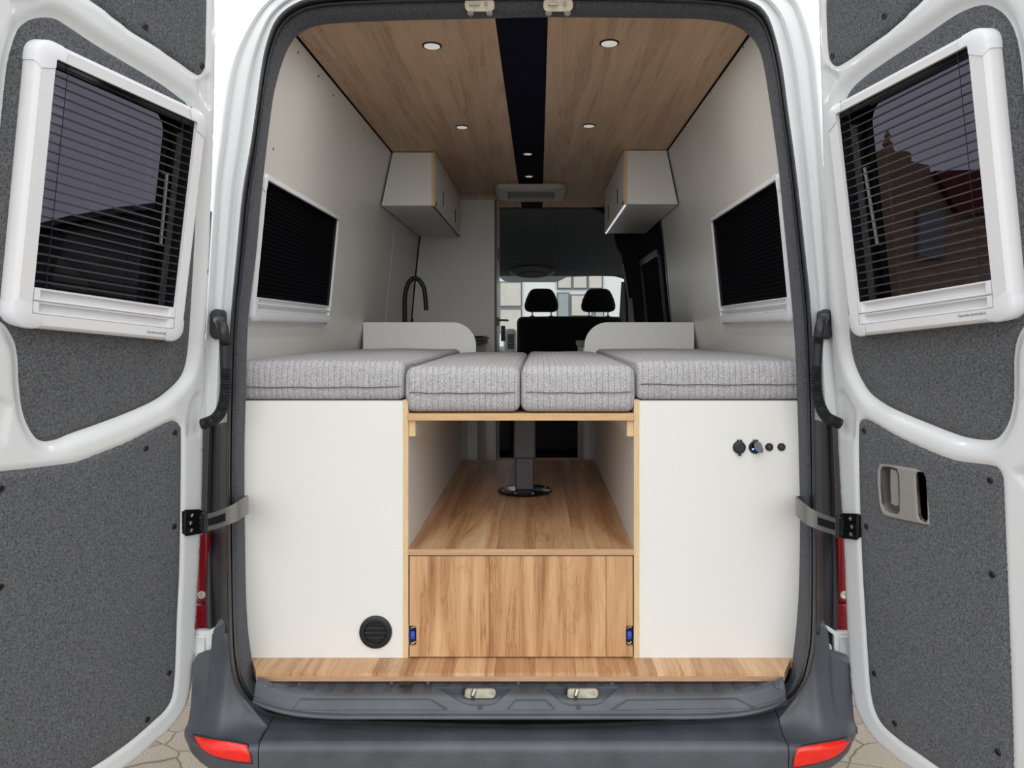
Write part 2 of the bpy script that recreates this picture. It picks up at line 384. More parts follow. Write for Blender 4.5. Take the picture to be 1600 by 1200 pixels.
# ------------------------------------------------------------------ rear opening contours (traced) sampled around the opening by angle
CEN = (814., 570.)
def polar(pts):
    P = np.array(catmull(pts, 10, True)); a = np.arctan2(P[:, 0]-CEN[0], -(P[:, 1]-CEN[1])); r = np.hypot(P[:, 0]-CEN[0], P[:, 1]-CEN[1])
    i = np.argsort(a); a, r = a[i], r[i]; a = np.concatenate([a-2*np.pi, a, a+2*np.pi]); r = np.concatenate([r]*3)
    return lambda t: (CEN[0]+np.interp(t, a, r)*math.sin(t), CEN[1]-np.interp(t, a, r)*math.cos(t))
outer_px = [(814,1137),(650,1134),(500,1129),(430,1120),(400,1107),(385,1095),(368,1070),(361,1040),(358,1000),(356,900),(355,800),(355,700),(357,600),(361,500),(370,400),(380,300),(392,230),(400,175),(410,100),(419,60),(432,30),(455,9),(490,-4),(560,-10),(700,-14),(842,-16),(1000,-14),(1120,-8),(1172,2),(1196,20),(1210,55),(1222,110),(1230,170),(1239,235),(1247,300),(1258,400),(1266,480),(1271,600),(1273,700),(1274,800),(1275,900),(1274,1000),(1270,1030),(1262,1060),(1250,1080),(1230,1098),(1195,1114),(1120,1126),(980,1134)]
inner_px = [(814,1098),(650,1098),(500,1096),(440,1092),(410,1078),(398,1055),(392,1020),(387,980),(384,920),(383,860),(382,780),(382,700),(384,620),(388,500),(400,400),(410,290),(425,165),(433,125),(441,98),(450,76),(463,57),(482,45),(510,38),(600,33),(770,29),(852,27),(1050,29),(1105,31),(1142,38),(1163,49),(1180,66),(1191,92),(1201,150),(1215,250),(1225,350),(1234,440),(1240,510),(1244,580),(1248,700),(1250,800),(1249,900),(1246,960),(1241,1010),(1236,1045),(1226,1075),(1200,1090),(1140,1096),(980,1098)]
body_px = [(814,1190),(500,1180),(350,1150),(318,1100),(312,1060),(306,1000),(304,900),(306,800),(310,700),(315,600),(321,500),(327,400),(334,290),(342,222),(350,155),(360,102),(375,62),(400,20),(425,-6),(470,-34),(560,-58),(700,-70),(842,-74),(1000,-68),(1130,-52),(1200,-32),(1232,-14),(1248,0),(1261,32),(1268,58),(1275,90),(1280,140),(1286,210),(1292,290),(1300,400),(1306,500),(1312,600),(1318,700),(1323,800),(1326,900),(1326,1000),(1322,1060),(1314,1100),(1285,1150),(1140,1180)]
fo, fi, fb = polar(outer_px), polar(inner_px), polar(body_px)
def ysl(z): return -.07*float(sstep((1.15-z)/.5))
def at_y(px, py, yfn, add=0):
    d = 2.0
    for _ in range(6):
        z = CZ-(py-VY)/F*d; d = 2.0+yfn(z)+add
    return W(px, py, d)
NT = 300
TH = [-math.pi+2*math.pi*i/NT for i in range(NT)]
TRIM_Y = .085
def frame_ring(f, dy, ths):
    out = []
    for t in ths:
        a, b = fo(t), fi(t); p = (lerp(a[0], b[0], f), lerp(a[1], b[1], f))
        pa = at_y(a[0], a[1], ysl); y = lerp(pa.y, TRIM_Y, max(f, 0))+dy
        out.append(W(p[0], p[1], 2.0+y))
    return out

# rubber seal and felt trim
m = MB(); m.loft([frame_ring(f, dy, TH) for f, dy in ((-.03, .03), (-.01, .0), (.03, -.014), (.10, -.018), (.17, -.012), (.20, .0), (.23, .0), (.26, -.010), (.32, -.013), (.38, -.006), (.41, .004), (.41, .02))])
tag(m.build('trim_1', M_rubber, smooth=True, ang=60), kind='structure')
m = MB(); rr = [frame_ring(f, dy, TH) for f, dy in ((.385, .012), (.40, -.002), (.55, -.010), (.75, -.008), (.92, -.004), (.99, .0), (1.0, .004))]
last = [Vector((p.x*1.03, TRIM_Y+.012, CZ-.2+(p.z-CZ+.2)*1.03)) for p in rr[-1]]
m.loft(rr+[last]); tag(m.build('trim_2', M_carpet_t, smooth=True, ang=60), kind='structure')

# ------------------------------------------------------------------ white body around the opening
def body_ring(f, dy, ths, back=0):
    out = []
    for t in ths:
        a, b = fo(t), fb(t); p = (lerp(a[0], b[0], f), lerp(a[1], b[1], f))
        q = at_y(p[0], p[1], ysl, dy)
        out.append(q)
    return out
tL = math.atan2(330-CEN[0], -(664-CEN[1])); tR = math.atan2(1296-CEN[0], -(660-CEN[1]))
thw = [lerp(tL, tR, i/220) for i in range(221)]
prof = [(.0, .03), (.02, .006), (.10, .012), (.20, .022), (.30, .024), (.36, .012), (.42, .006), (.62, .004), (.70, .010), (.78, .012), (.84, .004), (.93, .0), (.98, .006), (1.0, .02)]
m = MB(); rings = [body_ring(f, dy, thw) for f, dy in prof]
r0 = rings[-1]
rings.append([Vector((p.x*1.03, .12, p.z+.01)) for p in r0]); rings.append([Vector((p.x*1.10, .9, p.z+(.03 if p.z > 2 else 0))) for p in r0]); rings.append([Vector((p.x*1.12, 3.35, p.z+(.03 if p.z > 2 else 0))) for p in r0])
m.loft(rings, closed=False); tag(m.build('wall_rear_body', M_paint, smooth=True, ang=50), kind='structure')
# dark lower pillars beside the opening, deep jamb shade put into their colour
for side, nm in ((-1, 'trim_3'), (1, 'trim_4')):
    ta = tL if side < 0 else tR; tb = math.atan2((340 if side < 0 else 1290)-CEN[0], -(1000-CEN[1]))
    th = [lerp(ta, tb, i/40) for i in range(41)]
    rg = [body_ring(f, dy, th) for f, dy in ((.0, .03), (.02, .010), (.08, .030), (.25, .10), (.40, .12), (.50, .125), (.58, .12), (.64, .12), (.68, .13))]
    rg.append([Vector((p.x*1.01, .16, p.z)) for p in rg[-1]]); rg.append([Vector((p.x*1.16, .22, p.z)) for p in rg[-2]])
    m = MB(); m.loft(rg, closed=False); 
    tag(m.build(nm, plain('shaded_pillar_plastic_'+nm, (26, 28, 34), .4, var=.1), smooth=True, ang=50), kind='structure')
m = MB(); m.box(-.93, .93, .1, 5.0, .60, .66); tag(m.build('floor_light_stop', M_dark), kind='structure')  # unseen underbody slab, added to stop light leaking in from below

# ------------------------------------------------------------------ interior shell
floor = MB(); fl = [(-.715, .0), (.715, .0), (.757, .08), (.86, .1), (.86, 3.4), (-.86, 3.4), (-.86, .1), (-.757, .08)]
floor.prism([(x, y, .69) for x, y in fl], (0, 0, .010)); tag(floor.build('floor', M_floor), kind='structure')
m = MB(); m.prism([(x, y+.0008, .676) for x, y in fl], (0, 0, .0138)); tag(m.build('trim_5', M_plyc), kind='structure')
WP = [(.70, .875), (1.2, .875), (1.5, .838), (1.65, .807), (2.0, .775), (2.25, .748), (2.40, .718), (2.515, .690)]
def wallx(z): return float(np.interp(z, [p[0] for p in WP], [p[1] for p in WP]))
def wall(sgn, y0, y1, name, mat):
    m = MB(); zs = np.linspace(.66, 2.519, 30)
    pr = [(wallx(z), z) for z in zs]+[(wallx(z)+.008, z) for z in zs[::-1]]
    m.loft([[Vector((sgn*x, y, z)) for x, z in pr] for y in np.linspace(y0, y1, 12)], True, True)
    return tag(m.build(name, mat, smooth=True, ang=40), kind='structure')
wall(-1, .165, 2.118, 'wall_left', M_lamw); wall(-1, 2.124, 2.92, 'wall_left', M_lamw)
wall(1, .165, 2.20, 'wall_right', M_lamw)
m = MB(); zs = np.linspace(.66, 2.51, 30); pr = [(wallx(z)-.0012, z) for z in zs]+[(wallx(z)+.008, z) for z in zs[::-1]]
m.loft([[Vector((-x, y, z)) for x, z in pr] for y in (2.1185, 2.1235)], True, True); tag(m.build('trim_13', M_frame), kind='structure')
# ceiling: two veneer panels with a dark strip between
for sgn in (-1, 1):
    m = MB(); xs = sorted((sgn*.076, sgn*.683)); m.box(xs[0], xs[1], .095, 3.36, 2.523, 2.533); tag(m.build('ceiling', M_ceil), kind='structure')
m = MB(); m.box(-.0755, .0755, .095, 3.36, 2.527, 2.537); tag(m.build('trim_6', M_navy), kind='structure')
for sgn in (-1, 1):   # black shadow gap strips
    m = MB(); m.box(min(sgn*.66, sgn*.74), max(sgn*.66, sgn*.74), .095, 3.36, 2.535, 2.543); tag(m.build('trim_%d' % (7 if sgn < 0 else 8), M_dark), kind='structure')
def wall_screw(px, py, sgn, par):
    x = sgn*.75
    for _ in range(12):
        p = onplane_x(px, py, x); x = sgn*wallx(min(p.z, 2.51))
    m = MB(); m.lathe((p.x+sgn*.001, p.y, p.z), (-sgn, 0, 0), [(.0045, 0), (.004, .0018), (.001, .002)], 10); m.build('screw', M_ring, par, smooth=True)
wl = bpy.data.objects['wall_left']; wrr = bpy.data.objects['wall_right']
for px, py in ((466, 82), (498, 119), (521, 149), (570, 203), (427, 233)): wall_screw(px, py, -1, wl)
for px, py in ((1162, 73), (1130, 112), (1111, 144), (1072, 198)): wall_screw(px, py, 1, wrr)
def recessed_light(x, y, r, label, grp, z=2.523):
    t = thing('recessed_light', (x, y, z), label, 'ceiling light', grp)
    m = MB(); m.lathe((x, y, z), (0, 0, -1), [(r*.86, 0), (r*1.1, -.0), (r*1.1, .003), (r*.98, .004), (r*.86, .002)], 32); m.build('ring', M_ring if r > .025 else M_metal, t, smooth=True)
    m = MB(); m.lathe((x, y, z-.001), (0, 0, -1), [(r*.9, 0), (r*.9, .003), (r*.7, .0042), (.001, .0048)], 32); m.build('lens', M_lamp, t, smooth=True)
    al = bpy.data.lights.new('recessed_lamp', 'AREA'); al.shape = 'DISK'; al.size = r*1.6; al.energy = (1.3 if y < .6 else .12) if r > .025 else .08; al.color = (1, .97, .92)
    ao = bpy.data.objects.new('recessed_lamp', al); C.objects.link(ao); ao.parent = t; ao.location = (0, 0, -.009)
def cz_pt(px, py, z): d = (z-CZ)*F/(VY-py); return W(px, py, d)
for px, py, lb in ((675, 71, 'round recessed ceiling light nearest the opening, in the left wood panel'), (952, 67, 'round recessed ceiling light nearest the opening, in the right wood panel'),
                   (722, 198, 'round recessed ceiling light before the left overhead cabinet'), (920, 196, 'round recessed ceiling light before the right overhead cabinet')):
    p = cz_pt(px, py, 2.523); recessed_light(p.x, p.y, .028 if py < 100 else .026, lb, 'ceiling lights')
for px, py, lb in ((824.5, 240, 'small recessed light in the dark strip, the one nearer the opening'), (826.5, 275, 'small recessed light in the dark strip, the one nearer the vent')):
    p = cz_pt(px, py, 2.527); recessed_light(p.x, p.y, .022, lb, 'small lights in the dark ceiling strip', 2.527)
# roof vent
t = thing('roof_vent', (0, 2.7, 2.523), 'pale grey framed roof vent with louvred blind on the ceiling', 'roof vent')
vf = MB()
def rrect(x0, x1, y0, y1, r, n=6):
    P = []
    for cx, cy, a in ((x1-r, y1-r, 0), (x0+r, y1-r, 90), (x0+r, y0+r, 180), (x1-r, y0+r, 270)):
        for i in range(n+1):
            q = math.radians(a+90*i/n); P.append((cx+r*math.cos(q), cy+r*math.sin(q)))
    return P
def zr(pts, z): return [Vector((x, y, z)) for x, y in pts]
vf.loft([zr(rrect(-.218, .218, 2.50, 2.93, .05), 2.522), zr(rrect(-.218, .218, 2.50, 2.93, .05), 2.497), zr(rrect(-.206, .206, 2.512, 2.918, .045), 2.486), zr(rrect(-.15, .15, 2.57, 2.85, .012), 2.486), zr(rrect(-.15, .15, 2.57, 2.85, .012), 2.508)])
vf.build('vent_frame', plain('vent_plastic', (196, 192, 188), .4), t, smooth=True, ang=40)
m = MB(); 
for i in range(7): m.box(-.15, .15, 2.575+i*.039, 2.60+i*.039, 2.500, 2.504)
m.build('louvre', M_lightgrey, t)
m = MB(); m.box(-.15, .15, 2.57, 2.85, 2.506, 2.508); m.build('backing', M_black, t)

# ------------------------------------------------------------------ overhead cabinets
def overhead(sgn, y0, y1, label):
    zb = 2.254; t = thing('overhead_cabinet', (sgn*.6, (y0+y1)/2, zb), label, 'cabinet', None)
    xin, xb, xt = sgn*.487, sgn*(wallx(zb)-.010), sgn*(wallx(2.50)-.012)
    m = MB(); m.hexa([(xin, y0, zb), (xb, y0, zb), (xb, y1, zb), (xin, y1, zb), (xin, y0, 2.519), (xt, y0, 2.519), (xt, y1, 2.519), (xin, y1, 2.519)]); m.build('body', M_lam, t)
    m = MB(); m.box(min(xin, xin-sgn*.016), max(xin, xin-sgn*.016), y0-.0015, y0+.014, zb, 2.519); m.build('edge_strip', M_plyx, t)
    xd = xin-sgn*.0025; xo = xin-sgn*.016
    ys = [y0+.03, (y0+y1)/2, y1-.01]
    m = MB(); m.box(min(xd, xo), max(xd, xo), y0+.015, y1, 2.494, 2.519); m.build('rail', M_lam, t)
    m = MB(); m.box(min(xd, xo), max(xd, xo), y0+.015, y1, zb, zb+.028); m.build('rail', M_lam, t)
    m = MB(); m.box(min(xin, xd-sgn*.001), max(xin, xd-sgn*.001), y0+.016, y1-.002, zb+.02, 2.50); m.build('gap_shadow', M_dark, t)  # dark backing plate stands in for the shadow in the door gaps
    for i in range(2):
        m = MB(); m.box(min(xd, xo), max(xd, xo), ys[i]+.003, ys[i+1]-.003, zb+.031, 2.491); d = m.build('door', M_lam, t, bevel=.001)
        yh = ys[i]+(ys[i+1]-ys[i])*.5; hm = MB(); hm.box(min(xo, xo-sgn*.003), max(xo, xo-sgn*.003), yh-.008, yh+.008, zb+.05, zb+.13); 
        h = hm.build('pull', M_black, d)
    m = MB(); m.box(min(xo, xo-sgn*.004), max(xo, xo-sgn*.004), y0+.03, y0+.05, zb+.003, zb+.02); m.build('switch', M_black, t)
    m = MB(); m.box(min(xin-sgn*.010, xin-sgn*.004), max(xin-sgn*.010, xin-sgn*.004), y0+.02, y1-.01, zb-.005, zb-.001); m.build('light_strip', M_led if sgn > 0 else M_black, t)
overhead(-1, 1.70, 2.91, 'white overhead cabinet with ply edge, left, above the faucet')
overhead(1, 1.66, 2.75, 'white overhead cabinet with ply edge, right, before the sliding door')

# ------------------------------------------------------------------ partition, sliding door, cab
t = thing('shower_partition', (-.5, 3.2, .70), 'tall pale grey partition wall with brown edge behind the faucet', 'partition')
zs = np.linspace(.705, 2.50, 20)
m = MB(); m.prism([Vector((-wallx(z)+.009, 2.925, z)) for z in zs]+[Vector((-.246, 2.925, 2.50)), Vector((-.246, 2.925, .705))], (0, .015, 0)); m.build('panel', M_lamw, t)
m = MB(); m.box(-.245, -.232, 2.922, 2.95, .705, 2.50); m.build('edge_strip', plain('brown_edging', (112, 84, 66), .5), t)
m = MB(); m.box(-.246, -.234, 2.952, 3.34, .705, 2.50); m.build('side_panel', M_lamw, t)
m = MB(); m.box(-.233, -.222, 3.03, 3.05, 1.66, 1.72); m.tube([(-.228, 3.04, 1.70), (-.200, 3.04, 1.70), (-.19, 3.06, 1.70), (-.165, 3.12, 1.70)], .007); m.build('lever_handle', M_black, t, smooth=True)
m = MB(); m.box(-.233, -.226, 3.1, 3.13, 2.12, 2.20); m.build('hinge', M_black, t)
# sliding side door on the right
t = thing('sliding_door', (.8, 2.8, .70), 'dark lined sliding side door with black window, right of the seats', 'van door')
m = MB(); zs = np.linspace(.66, 2.50, 24)
pr = [(wallx(z)+.01, z) for z in zs]+[(wallx(z)+.03, z) for z in zs[::-1]]
m.loft([[Vector((x, y, z)) for x, z in pr] for y in (2.235, 2.8, 3.34)], True, True); m.build('door_panel', M_navy, t, smooth=True, ang=40)
def winquad(y0, y1, z0, z1, dx0, dx1, r, sg=1):
    P = rrect(y0, y1, z0, z1, r, 6); return [Vector((sg*(wallx(z)-dx0), y, z)) for y, z in P], [Vector((sg*(wallx(z)-dx1), y, z)) for y, z in P]
a, b = winquad(2.40, 3.22, 1.62, 2.12, -.012, .006, .06); a2, b2 = winquad(2.44, 3.18, 1.66, 2.08, -.012, .002, .05)
m = MB(); m.loft([a, b, b2, a2]); m.build('window_surround', plain('dark_grey_surround', (50, 52, 56), .4), t, smooth=True, ang=40)
m = MB(); m.add(a2, [tuple(range(len(a2)))]); m.build('window_pane', M_frit, t)
# door-edge strip
m = MB(); zs = np.linspace(.66, 2.50, 24); pr = [(wallx(z)-.004, z) for z in zs]+[(wallx(z)+.012, z) for z in zs[::-1]]
m.loft([[Vector((x, y, z)) for x, z in pr] for y in (2.203, 2.225)], True, True); tag(m.build('trim_9', plain('edge_trim_metal', (40, 40, 42), .3), smooth=True), kind='structure')
# black b-pillar arch plate
half = [(.435, 2.519), (.49, 2.50), (.528, 2.472), (.565, 2.43), (.588, 2.379), (.600, 2.32), (.607, 2.263), (.630, 2.21), (.653, 2.17), (.672, 2.03), (.685, 1.75), (.70, 1.50), (.71, 1.2), (.71, .70)]
arch = [(x, z) for x, z in half]+[(-x, z) for x, z in half[::-1]]
out_ = [(.95, 2.68), (.95, .60), (-.95, .60), (-.95, 2.68)]
m = MB()
hr = half; n = len(hr); og = [(lerp(.5, .95, min(1, i/4)), 2.68) for i in range(5)]+[(.95, lerp(2.68, .62, (i-4)/(n-5))) for i in range(5, n)]
for sg in (-1, 1):
    m.loft([[Vector((sg*x, 3.36, z)) for x, z in hr], [Vector((sg*x, 3.36, z)) for x, z in og], [Vector((sg*x, 3.42, z)) for x, z in og], [Vector((sg*x, 3.42, z)) for x, z in hr]], closed=False)
    m.loft([[Vector((sg*x, 3.42, z)) for x, z in hr], [Vector((sg*x, 3.36, z)) for x, z in hr]], closed=False)
m.box(-.5, .5, 3.36, 3.42, 2.52, 2.68); tag(m.build('wall_cab_arch', M_dark, smooth=False), kind='structure')
# cab headliner
m = MB(); rows = []
for y, z, hw in ((3.42, 2.53, .62), (3.6, 2.50, .70), (3.8, 2.42, .76), (4.0, 2.28, .80), (4.15, 2.16, .82), (4.27, 2.115, .86), (4.33, 2.098, .88)):
    rows.append([Vector((hw*s, y, z-.02*abs(s)**8)) for s in np.linspace(-1, 1, 25)])
for y, z, hw in ((4.33, 2.12, .88), (3.9, 2.40, .82), (3.42, 2.60, .80)):
    rows.append([Vector((hw*s, y, z-.10*abs(s)**6)) for s in np.linspace(-1, 1, 25)])
m.loft(rows, closed=False); tag(m.build('ceiling_cab', M_cabhead, smooth=True, ang=80), kind='structure')
t = thing('overhead_console', (-.01, 4.2, 2.06), 'dark overhead console with light rim hanging above the windscreen', 'console')
c0 = W(831, 425, 6.1)
m = MB(); m.loft([[Vector((c0.x+w_*math.cos(a), c0.y+dy, c0.z+zz+h_*math.sin(a))) for a in np.linspace(0, 2*math.pi, 25)[:-1]] for w_, h_, dy, zz in ((.20, .06, .14, .03), (.19, .058, .04, .01), (.165, .05, .0, .0), (.15, .035, -.005, -.012), (.01, .005, -.004, -.012))]); m.build('housing', plain('console_plastic', (70, 74, 76), .5), t, smooth=True)
m = MB(); m.loft([[Vector((c0.x+w_*math.cos(a), c0.y+dy, c0.z-.014+h_*math.sin(a))) for a in np.linspace(0, 2*math.pi, 25)[:-1]] for w_, h_, dy in ((.115, .022, -.004), (.115, .022, -.012), (.105, .016, -.013), (.01, .004, -.013))], cap=True); m.build('tray', M_black, t, smooth=True)
# windscreen with dark upper band
m = MB(); P = [W(760, 430, 6.55), W(970, 430, 6.55), W(985, 560, 7.1), W(745, 560, 7.1)]
m.add(P, [(0, 1, 2, 3)]); tag(m.build('window_3', M_wind), kind='structure')
hd = MB(); q = [W(x, y, 6.5) for x, y in ((745, 427), (966, 424), (966, 427), (955, 430), (885, 433), (876, 438), (868, 441), (800, 441), (788, 439), (780, 433), (745, 433))]; hd.prism(q, (0, .01, 0)); tag(hd.build('trim_10', plain('screen_band', (98, 104, 104), .5)), kind='structure')
# a-pillars & cab side shells
for sg in (-1, 1):
    x0 = .775 if sg > 0 else -.775
    m = MB(); m.loft([[Vector((x0, 4.5, 2.06)), Vector((x0+sg*.10, 4.45, 2.06)), Vector((x0+sg*.10, 4.6, 2.06))], [Vector((x0+sg*.03, 5.15, 1.42)), Vector((x0+sg*.12, 5.1, 1.42)), Vector((x0+sg*.12, 5.2, 1.42))]], True, True)
    m.build_ = None; tag(m.build('trim_%d' % (11 if sg < 0 else 12), plain('pillar_grey_%d' % (sg+1), (70, 74, 78), .5)), kind='structure')
    m = MB(); m.box(min(sg*.86, sg*.9), max(sg*.86, sg*.9), 3.42, 5.2, .62, 1.52); tag(m.build('wall_cab_%s' % ('left' if sg < 0 else 'right'), M_dark), kind='structure')
# dashboard
t = thing('dashboard', (0, 4.9, 1.3), 'grey dashboard with louvred vent glimpsed left of the front seats', 'dashboard')
m = MB(); m.prism([(-.86, 4.75, .70), (-.86, 4.62, 1.32), (-.86, 4.75, 1.46), (-.86, 5.15, 1.48), (-.86, 5.2, .70)], (1.72, 0, 0)); m.build('body', plain('dash_plastic', (96, 100, 104), .6), t, bevel=.02)
c0 = W(797, 532, 6.3)
m = MB(); m.loft([[Vector((x, y, z)) for x, z in rrect(c0.x-w_, c0.x+w_, c0.z-.13, c0.z+h_, .035)] for y, w_, h_ in ((c0.y+.3, .055, .10), (c0.y, .055, .10), (c0.y-.01, .045, .09))], cap=True); m.build('vent_pod', plain('pale_pod', (196, 202, 204), .35), t, smooth=True, ang=40)
m = MB(); [m.box(c0.x-.022, c0.x+.034, c0.y-.016, c0.y-.011, c0.z-.07+i*.016, c0.z-.06+i*.016) for i in range(8)]; m.build('vent_louvre', M_black, t)
m = MB(); q = W(786, 520, 6.2); m.box(q.x-.018, q.x+.018, q.y, q.y+.03, q.z-.07, q.z+.06); m.build('stalk', M_black, t, bevel=.006)
# bench seat with two headrests
t = thing('front_bench_seat', (.28, 3.62, .70), 'black two seat passenger bench seen from behind beyond the bed', 'seat')
z1 = CZ+(518-495)*5.62/F
m = rbox(-.118, .70, 3.62, 3.78, 1.0, z1, r=.045, n=8, puff=.006); m.build('backrest', M_seat, t, smooth=True, ang=60)
m = MB(); m.box(-.11, .70, 3.66, 4.2, .705, 1.08); m.build('seat_base', M_dark, t, bevel=.03)
for cpx, lab in ((846, 0), (935.5, 1)):
    cx = CX+(cpx-VX)/F*5.62; hb = CZ+(518-487.5)*5.62/F; ht = CZ+(518-450.5)*5.62/F
    pf = [(-.128, .03), (-.130, .06), (-.118, .11), (-.098, .16), (-.082, .185), (-.06, .197), (-.03, .2), (.03, .2), (.06, .197), (.082, .185), (.098, .16), (.118, .11), (.130, .06), (.128, .03), (.118, .012), (.09, .0), (-.09, .0), (-.118, .012)]
    k = (ht-hb)/.2; m = MB()
    m.loft([[Vector((cx+x*s_, y, hb+(z*k-.09)*s_+.09)) for x, z in pf] for y, s_ in ((3.60, .80), (3.615, .96), (3.64, 1), (3.70, 1), (3.72, .95), (3.73, .8))], cap=True); h = m.build('headrest', M_seat, t, smooth=True, ang=70)
    for dx in (-.07, .075):
        m = MB(); m.tube([(cx+dx, 3.67, z1-.03), (cx+dx, 3.67, hb+.02)], .007); m.build('post', M_metal, h, smooth=True)
        m = MB(); m.lathe((cx+dx, 3.67, z1-.004), (0, 0, 1), [(.02, 0), (.018, .012), (.008, .014)], 12); m.build('post_guide', M_black, h, smooth=True)
t = thing('driver_seat', (-.4, 3.8, .70), 'black driver seat base glimpsed under the bed, left of the pedestal', 'seat')
m = rbox(-.74, -.15, 3.60, 4.10, .705, 1.30, r=.04, n=6); m.build('seat_base', M_dark, t, smooth=True, ang=60)
m = rbox(-.76, -.25, 3.66, 3.80, 1.31, 1.50, r=.04, n=6); m.build('backrest', M_dark, t, smooth=True, ang=60)
# seat belt at the pillar
t = thing('seat_belt', (.7, 3.34, 1.5), 'pale grey seat belt hanging at the dark pillar beside the seats', 'seat belt')
m = MB(); a_ = W(973, 412, 5.33); b_ = W(982, 468, 5.33); m.tube([a_, (a_+b_)/2+Vector((.004, 0, 0)), b_], .006, 8); m.build('webbing', M_lightgrey, t)
m = MB(); a_ = W(981, 466, 5.32); b_ = W(984, 506, 5.30); m.prism([a_, a_+Vector((.03, 0, 0)), b_+Vector((.035, 0, 0)), b_-Vector((.008, 0, 0))], (0, .006, 0)); m.build('belt_cover', M_lightgrey, t)

# ------------------------------------------------------------------ bed boxes, platform, drawer
def box_unit(sgn, label):
    t = thing('storage_box', (sgn*.58, .8, .70), label, 'cabinet')
    xa, xb_ = sgn*.334, sgn*.842
    xf = sgn*.793; m = MB(); m.box(min(xa, xf), max(xa, xf), .090, .105, .7005, 1.4265); m.build('front_panel', M_lam, t)
    m = MB(); m.box(min(xa, xb_), max(xa, xb_), .1055, 1.53, 1.412, 1.4265); m.build('top_panel', M_lam, t)
    xi = sgn*.3190
    x0, x1 = min(xa, xi), max(xa, xi)
    m = MB(); m.box(x0, x1, .0895, 1.53, .7005, 1.4295); m.build('side_panel', M_lam, t)
    m = MB(); m.box(x0, x1, .0885, .0894, .7005, 1.4295); m.build('edge_strip', M_plyx, t)
    return t, xi
bl, _ = box_unit(-1, 'white storage box under the bed with round black vent, left of the wood drawer')
br, _ = box_unit(1, 'white storage box under the bed with black sockets, right of the wood drawer')
# battens carrying the slat board
for sgn, s_ in ((-1, 'left'), (1, 'right')):
    x0, x1 = sorted((sgn*.3185, sgn*.300)); t = bl if sgn < 0 else br
    m = MB(); m.box(x0, x1, .096, 1.5, 1.326, 1.3715); b_ = m.build('batten', M_lam, t); b_['label'] = 'white faced wooden support batten'
    m = MB(); m.box(x0, x1, .0945, .0958, 1.326, 1.3715); m.build('batten_end', M_plyx, b_)
m = MB(); m.box(-.3185, .3185, .080, 1.52, 1.372, 1.392); tag(m.build('bed_board', M_plyz, bevel=.0015), 'plywood bed board with light edge spanning between the white boxes', 'board')
m = MB(); m.box(-.3185, .3185, .087, 1.53, .992, 1.0085); 
pb = thing('wood_platform', (0, .8, .70), 'oak look platform between the white boxes carrying the pedestal', 'platform')
m.build('top_board', M_floor, pb); m = MB(); m.box(-.3185, .3185, .0855, .0868, .992, 1.0085); m.build('edge_strip', M_plyc, pb)
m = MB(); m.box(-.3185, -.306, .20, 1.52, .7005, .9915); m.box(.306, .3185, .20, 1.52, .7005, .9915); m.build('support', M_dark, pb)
# drawer
t = thing('drawer', (0, .1, .705), 'wide oak look drawer front with two blue latches', 'drawer')
zb, zt = .7045, .9885
out = [(-.3150, zb), (.3150, zb), (.3150, zt), (-.3150, zt)]
def notch(sg): # rounded cut-outs for latches
    x = sg*.3150; xi = sg*.296; z0, z1 = .735, .792
    P = [(x, z0)]+[(xi+sg*.006*(1-math.sin(a)), z0+.006*(1-math.cos(a))) for a in np.linspace(0, math.pi/2, 5)]+[(xi+sg*.006*(1-math.cos(a)), z1-.006*(1-math.sin(a))) for a in np.linspace(0, math.pi/2, 5)]+[(x, z1)]
    return P
poly = [(-.3150, zb), (.3150, zb)]+notch(1)+[(.3150, zt), (-.3150, zt)]+notch(-1)[::-1]
m = MB(); m.prism([(x, .0875, z) for x, z in poly], (0, .016, 0)); m.build('drawer_front', M_drawer, t)
for sg in (-1, 1):
    c = Vector((sg*.3065, .094, .7635)); m = MB(); m.box(c.x-.0095, c.x+.0095, .100, .12, .736, .791); h = m.build('latch', M_black, t, bevel=.003)
    m = MB(); m.box(c.x-.007, c.x+.006, .090, .0995, .752, .774); m.lathe((c.x, .094, .7635), (0, -1, 0), [(.007, 0), (.007, .006), (.004, .0075)], 16); m.build('latch_button', M_blue, h, bevel=.002)
    for zz in (.743, .784):
        m = MB(); m.tube([(c.x-.006, .098, zz-.003), (c.x, .093, zz+.003*(1 if zz > .76 else -1)), (c.x+.006, .098, zz)], .0018, 8); m.build('spring', M_zinc, h, smooth=True)
# dark back of recess at the drawer
# pedestal
t = thing('table_pedestal', (-.004, .84, 1.0085), 'black telescopic table pedestal on round base plate under the bed board', 'pedestal')
pc = (-.004, .84)
m = MB(); m.lathe((pc[0], pc[1], 1.0087), (0, 0, 1), [(.100, 0), (.104, .003), (.100, .008), (.075, .012), (.05, .013)], 48); b_ = m.build('base_plate', plain('gloss_black', (14, 14, 18), .15), t, smooth=True)
for a in range(8):
    q = math.radians(22+45*a); m = MB(); m.lathe((pc[0]+.086*math.cos(q), pc[1]+.086*math.sin(q), 1.0175), (0, 0, 1), [(.006, 0), (.005, .003), (.001, .004)], 12); m.build('bolt', M_metal, b_, smooth=True)
Mp = plain('dark_grey_column', (74, 74, 80), .45, metal=.2)
m = MB(); m.box(pc[0]-.036, pc[0]+.036, pc[1]-.036, pc[1]+.036, 1.02, 1.145); m.build('inner_column', Mp, t, bevel=.006)
m = MB(); m.box(pc[0]-.042, pc[0]+.042, pc[1]-.04, pc[1]+.04, 1.140, 1.3715); m.build('outer_column', Mp, t, bevel=.006)
